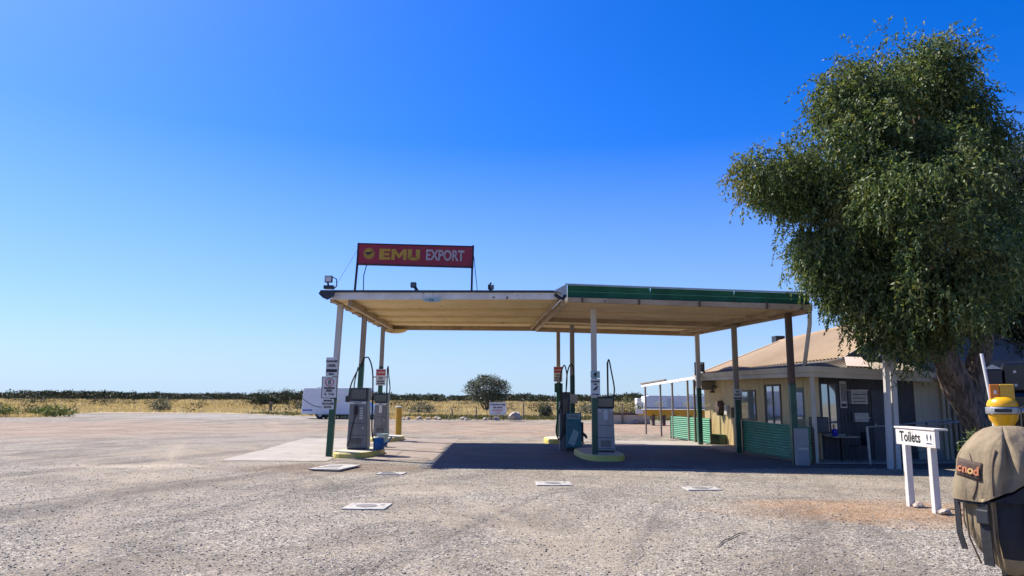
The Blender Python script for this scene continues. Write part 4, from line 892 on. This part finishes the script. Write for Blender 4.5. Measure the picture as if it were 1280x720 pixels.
# twin pole with cap
t = thing('twin_pole', (9.85,18.9,0), 'tall pair of pale square poles with a small white cap before the verandah', 'pole')
MB().beam((-.14,0,-.05),(-.06,0,2.92), .12, .12).build('pole', M['post'], t); MB().beam((.06,.02,-.05),(.12,.02,2.92), .12, .12).build('pole', M['post'], t)
mb = MB().box(-.16,.24,-.10,.12,2.925,3.06); mb.build('cap', M['white'], t); MB().box(-.11,.19,-.106,-.101,2.95,3.03).build('cap_face', M['gutter'], t)
# handrails
t = thing('hand_rail', (0,0,0), 'grey pipe handrail running past the slate door and behind the tree', 'railing')
pts = [(9.75,20.0,0),(9.72,20.0,.98)]
MB().tube([(9.78,20.1,0),(9.76,20.1,1.0)], .035, 10).build('rail_post', M['steel'], t); MB().tube([(10.75,20.5,0),(10.75,20.5,1.02)], .035, 10).build('rail_post', M['steel'], t)
MB().tube([(9.74,20.1,1.0),(10.75,20.3,1.06),(12.4,20.6,1.2)], .022, 8).build('top_rail', M['steel'], t)
MB().tube([(10.75,19.5,1.02),(12.6,19.9,1.22)], .026, 8).build('lower_rail', M['steel'], t); MB().tube([(10.73,20.48,1.02),(10.75,19.5,1.02)], .026, 8).build('end_rail', M['steel'], t)
for x in (11.6,12.5): MB().tube([(x,20.45,0),(x,20.45,1.12)], .03, 8).build('rail_post', M['black'], t)
# paling fence at the far right behind the trunk
t = thing('paling_fence', (13.2,21.0,0), 'grey upright paling fence behind the tree trunk', 'fence')
mb = MB()
for i in range(26): mb.box(i*.15, i*.15+.12, -.012, .012, .05, 1.75+.04*random.random())
mb.build('palings', M['timber'], t); MB().box(0,3.9,.014,.06,.4,.48).build('rail', M['timber'], t); MB().box(0,3.9,.014,.06,1.4,1.48).build('rail', M['timber'], t)
# green corrugated fences
def cfence(a, b, h0, h1, label, rake=0):
    a, b = Vector((*a, 0)), Vector((*b, 0)); t = thing('corrugated_fence', a, label, 'fence', group='green corrugated iron fences')
    d = b-a; nrm = Vector((-d.y, d.x, 0)).normalized()
    mb = MB(); mb.sheet((0,0,.06),(0,0,h0),(d.x,d.y,h1),(d.x,d.y,.06), nrm, .082, .017); mb.build('sheet', M['gfence'], t, True)
    MB().tube([(0,0,0),(0,0,h0)], .03, 8).build('post', M['rustpost'], t); MB().tube([tuple(d),(d.x,d.y,h1)], .03, 8).build('post', M['rustpost'], t); return t
cfence((7.1,32.6), (7.62,28.0), .98, 1.0, 'sunlit pale green corrugated fence beyond the canopy posts')
cfence((7.62,24.1), (8.22,20.05), 1.05, 1.0, 'shaded dark green corrugated fence before the verandah')
# skillion shelter at the back
t = thing('lean_to', (0,0,0), 'skillion shelter with pale iron roof on thin posts behind the canopy', 'shelter')
q = [(6.55,36.6,2.42),(7.55,28.7,2.66),(9.2,29.5,2.85),(8.6,37.0,2.6)]
mb = MB().sheet(q[0],q[1],q[2],q[3],(0,0,1),.13,.014); mb.build('roof', M['steel'], t)
MB().beam((6.55,36.55,2.36),(7.5,28.75,2.6), .06, .12).build('roof_beam', M['white'], t)
MB().beam((6.55,36.6,2.47),(7.0,33.0,2.58), .12, .06).build('roof_edge', M['timber'], t)
for x, y in ((6.66,36.2),(6.98,34.1),(7.14,32.3),(7.34,30.3)): MB().tube([(x,y,0),(x,y,2.36+(36.5-y)*.03)], .045, 8).build('post', M['greypost'], t)
t = thing('wall_bracket_lamp', (7.45,28.6,2.75), 'dark square lamp frame at the end of the shelter roof', 'lamp'); mb = MB(); mb.box(-.22,-.17,-.03,.03,-.1,.42); mb.box(.12,.17,-.03,.03,-.1,.42); mb.box(-.169,.119,-.03,.03,.37,.42); mb.build('frame', M['navy'], t); MB().box(-.165,.115,-.02,.02,.05,.36).build('pane', M['glass'], t)

# ------------------------------------------------------------------ toilets sign
M['signpost'] = paint('dusty_white_timber', (.72,.70,.66), (.50,.45,.38), .7, .8, 4, streak=True, rust=(.34,.26,.18), rust_t=.63)
ts = thing('toilets_sign', (6.65,11.3,0), 'white timber sign reading Toilets on two posts in the gravel', 'sign')
MB().box(-.035,.035,.16,1.32,1.0,1.27).build('board', M['signpost'], ts, bevel=.006)
MB().box(-.05,.17,.14,1.34,1.272,1.30).build('cap_rail', M['signpost'], ts, bevel=.004)
MB().box(-.05,.05,.28,.38,-.1,.998).build('post', M['signpost'], ts, bevel=.006); MB().box(-.05,.05,1.02,1.12,-.1,.998).build('post', M['signpost'], ts, bevel=.006)
text('lettering', 'Toilets', .235, M['ink'], ts, (-.037,.88,1.135), (R(90),0,R(-90)), .96, .004, .002)
mb = MB(); mb.box(-.0375,-.035,.20,.43,1.03,1.24,0); mb.build('icon_panel', M['signw'], ts)
mb = MB()
for y in (.37,.27):
    mb.tube([(-.039,y,1.205),(-.039,y,1.206)], .014, 8); mb.box(-.0405,-.038,y-.016,y+.016,1.13,1.19); mb.box(-.0405,-.038,y-.006,y+.006,1.10,1.129)
mb.box(-.0405,-.038,.24,.40,1.055,1.07); mb.build('icons', M['ink'], ts)
for y, s in ((.33,.10),(1.07,.09)): rock((6.70,11.3+y-.14,.03), (s,s,s*.7), 'small dark rock wedged against a toilets sign post', 'rocks at the toilets sign', seed=y*7)
# ------------------------------------------------------------------ motorhome
rv = thing('motorhome', (-16.7,58,0), 'white motorhome with dark curved stripe parked at the yard edge', 'motorhome')
mb = MB(); mb.prism([(0,.42),(.12,2.42),(4.5,2.46),(5.15,2.42),(5.42,2.18),(5.25,1.80),(4.7,1.75),(4.3,1.7),(4.3,.35),(.1,.35)], 'y', 0, 2.1); mb.build('body', M['rvwhite'], rv, bevel=.05)
mb = MB(); mb.prism([(4.302,.35),(4.302,1.70),(4.72,1.72),(5.25,1.18),(5.72,1.02),(5.8,.40),(5.6,.3)], 'y', .08, 2.02); mb.build('cab', M['rvwhite'], rv, bevel=.05)
mb = MB(); mb.hexa([(4.80,.11,1.60),(5.24,.11,1.19),(5.24,1.99,1.19),(4.80,1.99,1.60)], [(4.82,.11,1.63),(5.26,.11,1.22),(5.26,1.99,1.22),(4.82,1.99,1.63)]); mb.build('windscreen', M['glassblue'], rv)
MB().prism([(4.40,1.12),(4.40,1.62),(4.70,1.62),(5.10,1.15)], 'y', .062, .078).build('window', M['glass'], rv)
mb = MB(); mb.box(3.3,4.1,-.012,-.002,2.12,2.30); mb.build('window', M['glass'], rv); mb = MB().box(2.0,3.0,-.012,-.002,1.3,1.75); mb.build('window', M['glass'], rv)
mb = MB(); pth = [(.12+.1*i, 1.55-.62*math.sin(min(1, i/14)*math.pi/2)) for i in range(28)]
for i in range(27):
    (x0,z0),(x1,z1) = pth[i], pth[i+1]; mb.hexa([(x0,-.008,z0-.03),(x1,-.008,z1-.03),(x1,-.002,z1-.03),(x0,-.002,z0-.03)], [(x0,-.008,z0+.03),(x1,-.008,z1+.03),(x1,-.002,z1+.03),(x0,-.002,z0+.03)])
mb.build('stripe', M['stripe'], rv); MB().box(.1,.9,-.008,-.002,.6,.75).build('decal', paint('lilac_decal', (.25,.28,.55), None, .4), rv)
for x in (1.5,5.15):
    for y in (.12,1.98):
        w = MB().tube([(x,y-.1,.34),(x,y+.1,.34)], .34, 18).build('wheel', M['tyre'], rv, True); MB().tube([(x,y-.115,.34),(x,y-.101,.34)], .18, 14).build('rim', M['steel'], w)
mb = MB(); mb.prism([(1.5+.44*math.cos(a*math.pi/12), .36+.44*math.sin(a*math.pi/12)) for a in range(13)]+[(1.5-.36*math.cos(a*math.pi/12), .36+.36*math.sin(a*math.pi/12)) for a in range(13)], 'y', -.03, -.003); mb.build('wheel_arch', M['rvwhite'], rv)
MB().box(1.9,4.9,.15,1.95,.18,.349).build('chassis', M['black'], rv)
MB().box(1.9,2.5,.8,1.3,2.445,2.58).build('roof_vent', M['rvwhite'], rv); MB().box(1.0,1.3,.8,1.3,2.44,2.50).build('roof_hatch', M['steel'], rv)
MB().box(5.0,5.1,-.12,.06,1.25,1.5).build('mirror', M['black'], rv)
# caravan + yellow hull + block wall at the right
cv = thing('caravan', (11.9,65,0), 'low white caravan with dark windows beyond the yellow hull', 'caravan')
mb = MB(); mb.prism([(0,.45),(-.1,1.0),(.05,1.9),(.4,2.02),(6.2,2.0),(6.5,1.8),(6.6,.9),(6.4,.45)], 'y', 0, 2.1); mb.build('body', M['rvwhite'], cv, bevel=.06)
for x in (.9,3.4,4.9): MB().box(x,x+.75,-.014,-.002,1.05,1.55).build('window', M['glass'], cv)
MB().box(2.0,2.6,-.012,-.002,.5,1.75).build('door', M['signw'], cv); MB().box(0.0,6.5,-.01,-.002,.86,.94).build('stripe', M['stripe'], cv)
for x in (3.0,3.9):
    MB().tube([(x,.1,.33),(x,.3,.33)], .33, 16).build('wheel', M['tyre'], cv, True)
MB().beam((-1.1,1.05,.5),(.1,1.05,.5),.1,.1).build('drawbar', M['black'], cv)
MB().box(-.62,-.2,.4,1.7,.55,1.75).build('front_box', M['white'], cv, bevel=.05)
hu = thing('boat_hull', (8.3,48,0), 'yellow flat sided hull with white bow resting on dark stands', 'boat')
mb = MB()
rings = []
for i in range(15):
    u = i/14; x = u*4.6; w = .48*min(1, .12+1.6*u)*(1 if u < .85 else 1-.35*(u-.85)/.15); zb = .72-.14*min(1,u*3); zt = 1.02
    rings.append([(x,-w,zt),(x,-w*.8,zb+.08),(x,0,zb-.03),(x,w*.8,zb+.08),(x,w,zt)])
mb.tube_rings(rings); mb.build('hull', M['canoe'], hu, True)
MB().prism([(-.12,-.03),(.35,-.2),(.35,.2),(-.12,.03)], 'z', .74, 1.035).build('bow', M['white'], hu); MB().box(.36,4.6,-.50,.50,1.022,1.05).build('deck_rim', M['white'], hu)
for x in (1.0,1.7,2.4,3.4): MB().box(x-.06,x+.06,-.3,.3,0,.66).build('stand', M['rustpost'], hu)
bw = thing('block_wall', (6.6,50.2,0), 'low pale block wall with a thin post behind the right pump', 'wall')
MB().box(.0,.35,-.1,.1,0,.95).build('end_block', M['creamflat'], bw); MB().box(.36,2.9,-.09,.09,0,.62).build('blocks', M['creamflat'], bw); MB().box(.98,1.06,-.2,-.101,0,1.35).build('post', M['timber'], bw); MB().box(.30,2.95,-.12,.12,.622,.78).build('cap', M['rustpost'], bw)
# notice
ns_ = thing('painted_notice', (-1.05,56.6,0), 'white hand painted notice with black and red words by the boulder', 'sign')
MB().box(-.66,.66,-.02,.02,.42,1.38).build('board', M['white'], ns_); MB().box(-.5,-.44,.021,.07,-.05,1.3).build('leg', M['timber'], ns_); MB().box(.40,.46,.021,.07,-.05,1.3).build('leg', M['timber'], ns_)
text('lettering', 'CARAVAN PARK', .17, M['ink'], ns_, (0,-.024,1.2), (R(90),0,0), .95, .008); text('lettering', 'SEE OFFICE', .16, M['ink'], ns_, (0,-.024,.98), (R(90),0,0), .9, .008)
text('red_lettering', 'NO ENTRY', .17, M['red'], ns_, (-.02,-.024,.76), (R(90),0,0), .95, .004); text('red_lettering', 'STOP', .16, M['red'], ns_, (0,-.024,.57), (R(90),0,0), .95, .002)
# stump post and dark board at the far left
t = thing('fence_stump', (-25.9,78.5,0), 'short dark stump post in the dry grass left of the motorhome', 'post'); MB().tube([(0,0,-.1),(.02,0,.5),(.0,0,1.2)], [.16,.14,.15], 9).build('stump', M['timber'], t); MB().box(-.22,.24,-.06,.06,1.0,1.12).build('crosspiece', M['timber'], t)
t = thing('roadside_board', (-43.25,60,0), 'dark roadside board cut off at the left edge', 'sign'); MB().box(-.9,.25,-.03,.03,.9,2.45).build('panel', M['navy'], t); MB().box(-.5,-.4,.031,.13,-.05,2.4).build('leg', M['timber'], t)
MB().box(.05,.15,.031,.13,-.05,2.3).build('leg', M['timber'], t)
for x, y, h in ((-4.9,60.5,.8),(-2.9,60.2,1.0),(1.0,60.3,1.3),(5.2,60.8,1.2)):
    o = MB().tube([(x,y,-.1),(x+.02,y,h*.5),(x,y,h)], [.06,.055,.05], 7).build('fence_post', M['timber']); tag(o, 'thin weathered fence post at the back edge of the yard', 'post', 'thin posts along the back edge')

# ------------------------------------------------------------------ backpack and vehicle at the right edge
def sup(th, e): 
    c, s = math.cos(th), math.sin(th); return math.copysign(abs(c)**(2/e), c), math.copysign(abs(s)**(2/e), s)
bp = thing('backpack', (2.60,3.85,.90), 'khaki canvas backpack with black straps strapped up at the right edge', 'backpack', R(-66))
def shell(zs, prof, e=2.7, n=88, wr=.010, lo=None, seed=0, pleat=0):
    rings = []
    for j, z in enumerate(zs):
        u = j/(len(zs)-1); hw, hd = prof(u); ring = []
        for k in range(n):
            a, b = sup(2*math.pi*k/n, e); x, y = a*hw, b*hd; zz = z + (lo(x, y)*(1-u) if lo else 0)
            w = mnoise.noise(Vector((x*9+seed, y*9, zz*4)))*wr + mnoise.noise(Vector((x*26+seed, y*22, zz*6)))*wr*.45
            if pleat:
                th = math.atan2(b, a); q = math.sin(th*9+seed+2.2*mnoise.noise(Vector((th*1.5, zz*3, seed)))); w -= pleat*max(0, q)**6*(.35+.65*math.sin(math.pi*min(1, .15+u)))
            ring.append((x+a*w, y+b*w, zz))
        rings.append(ring)
    return rings
sm = lambda v: max(0, min(1, v))
slope = lambda x, y: .07*sm((x-.03)/.14)+.5*max(0, y+.24)*sm((x+.02)/.12)
br = shell([.0+.40*i/26 for i in range(27)], lambda u: (.085+.085*min(1,u*3)**.55, .16+.085*min(1,u*2.2)**.55), 3.2, 88, .010, lambda x, y: .12*sm((.05-x)/.16)-.02, 0, .012)
full = MB().tube_rings(br)
for nm, mt, test in (('body', M['khaki'], lambda c: c.x < .062 or c.z < .07), ('side_panel', M['bagblack'], lambda c: not (c.x < .062 or c.z < .07))):
    m = MB(); m.v = list(full.v)
    for f in full.f:
        if test(sum((Vector(full.v[q]) for q in f), Vector())/len(f)): m.f.append(f); m.m.append(0)
    m.build(nm, mt, bp, True)
for x, y in ((-.085,-.252),(.055,-.256)): MB().tube([(x*.7,y+.05,.03),(x*.95,y+.005,.16),(x,y,.36)], .005, 6).build('piping', M['khaki'], bp, True)
MB().tube_rings(shell([.345+.37*i/30 for i in range(31)], lambda u: (.195*max(.02,1-(u**2.4)*.97)**.5, .285*max(.02,1-(u**3)*.92)**.5), 3.5, 110, .012, slope, 3, .034)).build('lid', M['khaki'], bp, True)
MB().tube_rings(shell([.330,.340,.352], lambda u: (.190,.279), 3.5, 110, .010, slope, 3, .012)).build('lid_hem', M['bagblack'], bp, True)
pk = MB().tube_rings(shell([.05+.42*i/16 for i in range(17)], lambda u: (.035+.02*math.sin(math.pi*u), .205*(math.sin(math.pi*(.10+.80*u)))**.3), 4, 60, .006, None, 9, .006)).build('mesh_pocket', M['bagblack'], bp, True); pk.location = (.158,.03,0)
for q in range(2):                                  # stitched seams over the lid
    x0 = (.085, -.02)[q]; mb = MB(); mb.tube([(x0+.03*math.sin(i*.4)*q, -(.285*max(.02,1-(((.03+.9*i/14))**3)*.92)**.5)*max(0,1-abs(x0/(.195*max(.02,1-((.03+.9*i/14)**2.4)*.97)**.5))**3.5)**(1/3.5)-.001 if abs(x0) < .195*max(.02,1-((.03+.9*i/14)**2.4)*.97)**.5 else -.05, .345+.37*(.03+.9*i/14)+slope(x0,-.26)*(1-(.03+.9*i/14))) for i in range(11)], .0035, 6).build('seam', M['patch'], bp, True)
def strap(pts, w, d=.007):
    m = MB()
    for i in range(len(pts)-1):
        a, b = Vector(pts[i]), Vector(pts[i+1]); m.hexa([(a.x-w/2,a.y-d,a.z),(a.x+w/2,a.y-d,a.z),(a.x+w/2,a.y,a.z),(a.x-w/2,a.y,a.z)], [(b.x-w/2,b.y-d,b.z),(b.x+w/2,b.y-d,b.z),(b.x+w/2,b.y,b.z),(b.x-w/2,b.y,b.z)])
    return m.build('strap', M['bagblack'], bp)
strap([(-.128,-.215,.09),(-.146,-.22,.17),(-.15,-.215,.36)], .03); strap([(.022,-.258,.04),(.02,-.262,.20),(.02,-.268,.37)], .05)
MB().box(-.012,.052,-.286,-.270,.24,.31).build('buckle', M['black'], bp, bevel=.006)
for y, z in ((-.06,.26),(-.01,.22)): MB().box(.215,.23,y-.02,y+.02,z-.025,z+.025).build('buckle', M['steel'], bp, bevel=.006)
for y in (-.10,.05): MB().box(.211,.219,y-.018,y+.018,.06,.44).build('strap', M['bagblack'], bp)
def lidy(x, z):                                     # front surface of the lid
    u = (z-.345)/.37; hw = .195*max(.02,1-(u**2.4)*.97)**.5; hd = .285*max(.02,1-(u**3)*.92)**.5
    return -hd*max(0, 1-abs(x/hw)**3.5)**(1/3.5)
mb = MB(); nx, nz = 10, 5
for b in range(nz+1):
    for a in range(nx+1): x = -.100+.135*a/nx; z = .458+.088*b/nz - .02*(a/nx-.5); mb.v.append((x, lidy(x, z)-.006, z))
for b in range(nz):
    for a in range(nx): k = b*(nx+1)+a; mb.f.append((k,k+1,k+nx+2,k+nx+1)); mb.m.append(0)
pt = mb.build('logo_patch', M['patch'], bp, True); sd = pt.modifiers.new('thick', 'SOLIDIFY'); sd.thickness = .004; sd.offset = -1
for ch, x, mt in (('c',-.078,'orlet'),('n',-.048,'orlet'),('o',-.018,'yelet'),('d',.012,'orlet')):
    z = .500-.02*((x+.100)/.135-.5); ang = math.atan2(lidy(x+.012,z)-lidy(x-.012,z), .024); tl = math.atan2(lidy(x,z+.02)-lidy(x,z-.02), .04)
    text('lettering', ch, .058, M[mt], pt, (x, lidy(x,z)-.0125, z), (R(90)-tl, 0, ang), 1.0, .002, .001)
ve = thing('off_road_vehicle', (2.95,4.42,0), 'black vehicle tail with bolted panel cut off at the right edge', 'vehicle', R(-33))
MB().box(0,2.6,0,1.2,.55,1.80).build('body', M['carblack'], ve, bevel=.03)
MB().box(.04,2.4,.02,1.1,1.803,1.975).build('roof_rack', M['carblack'], ve, bevel=.01)
MB().box(-.055,.035,-.03,.3,1.83,1.935).build('corner_box', M['black'], ve, bevel=.008)
mb = MB(); mb.prism([(-.06,1.937),(-.01,1.965),(.036,1.937)], 'y', -.03, .2); mb.build('corner_cap', M['steel'], ve)
for x in (.10,.19,.28):
    for z in (1.84,1.92): MB().tube([(x,.018,z),(x,.010,z)], .009, 8).build('bolt', M['steel'], ve)
MB().box(-.06,.3,-.85,-.02,.845,.893).build('rack_shelf', M['carblack'], ve); MB().box(.2,.3,-.02,.0,.7,.845).build('rack_bracket', M['carblack'], ve)
MB().box(.1,.5,-.2,-.01,1.50,1.72).build('lamp_cluster', M['carblack'], ve, bevel=.02); MB().box(.16,.26,-.212,-.202,1.56,1.66).build('tail_lamp', M['signw'], ve)
for wx in (.9,2.3):
    w = MB().tube([(wx,-.02,.42),(wx,.24,.42)], .42, 24).build('wheel', M['tyre'], ve, True); MB().tube([(wx,-.035,.42),(wx,-.021,.42)], .24, 18).build('rim', M['steel'], w)
MB().tube([(-.03,-.06,.95),(-.03,-.06,1.70),(-.06,-.06,2.03)], .009, 8).build('whip_aerial', M['white'], ve)
ye = thing('gas_canister', (2.815,4.18,.895), 'yellow canister with steel clamp band and orange block behind the backpack', 'canister', R(-30)); ye.scale = (.82, .82, 1)
MB().lathe((0,0,0), [(.05,0),(.05,.69),(.058,.70),(.06,.715),(.085,.745),(.092,.775)], 30).build('bowl', M['plasyel'], ye, True)
MB().lathe((0,0,.778), [(.101,0),(.103,.004),(.103,.034),(.101,.038)], 30).build('clamp_band', M['steel'], ye, True); MB().box(-.055,.045,-.108,-.102,.788,.806).build('band_slot', M['black'], ye)
MB().lathe((0,0,.819), [(.094,0),(.095,.012),(.085,.034),(.06,.052),(.04,.056)], 30).build('dome', M['plasyel'], ye, True)
MB().box(-.068,-.012,-.045,.045,.858,.945).build('block', M['orange'], ye, bevel=.004); MB().box(-.010,.074,-.045,.045,.858,.945).build('block', M['bollard'], ye, bevel=.004); MB().box(-.045,-.03,-.050,-.046,.89,.91).build('block_mark', M['white'], ye)
MB().tube([(.104,0,.795),(.26,.03,.795)], .014, 8).build('clamp_bolt', M['steel'], ye)
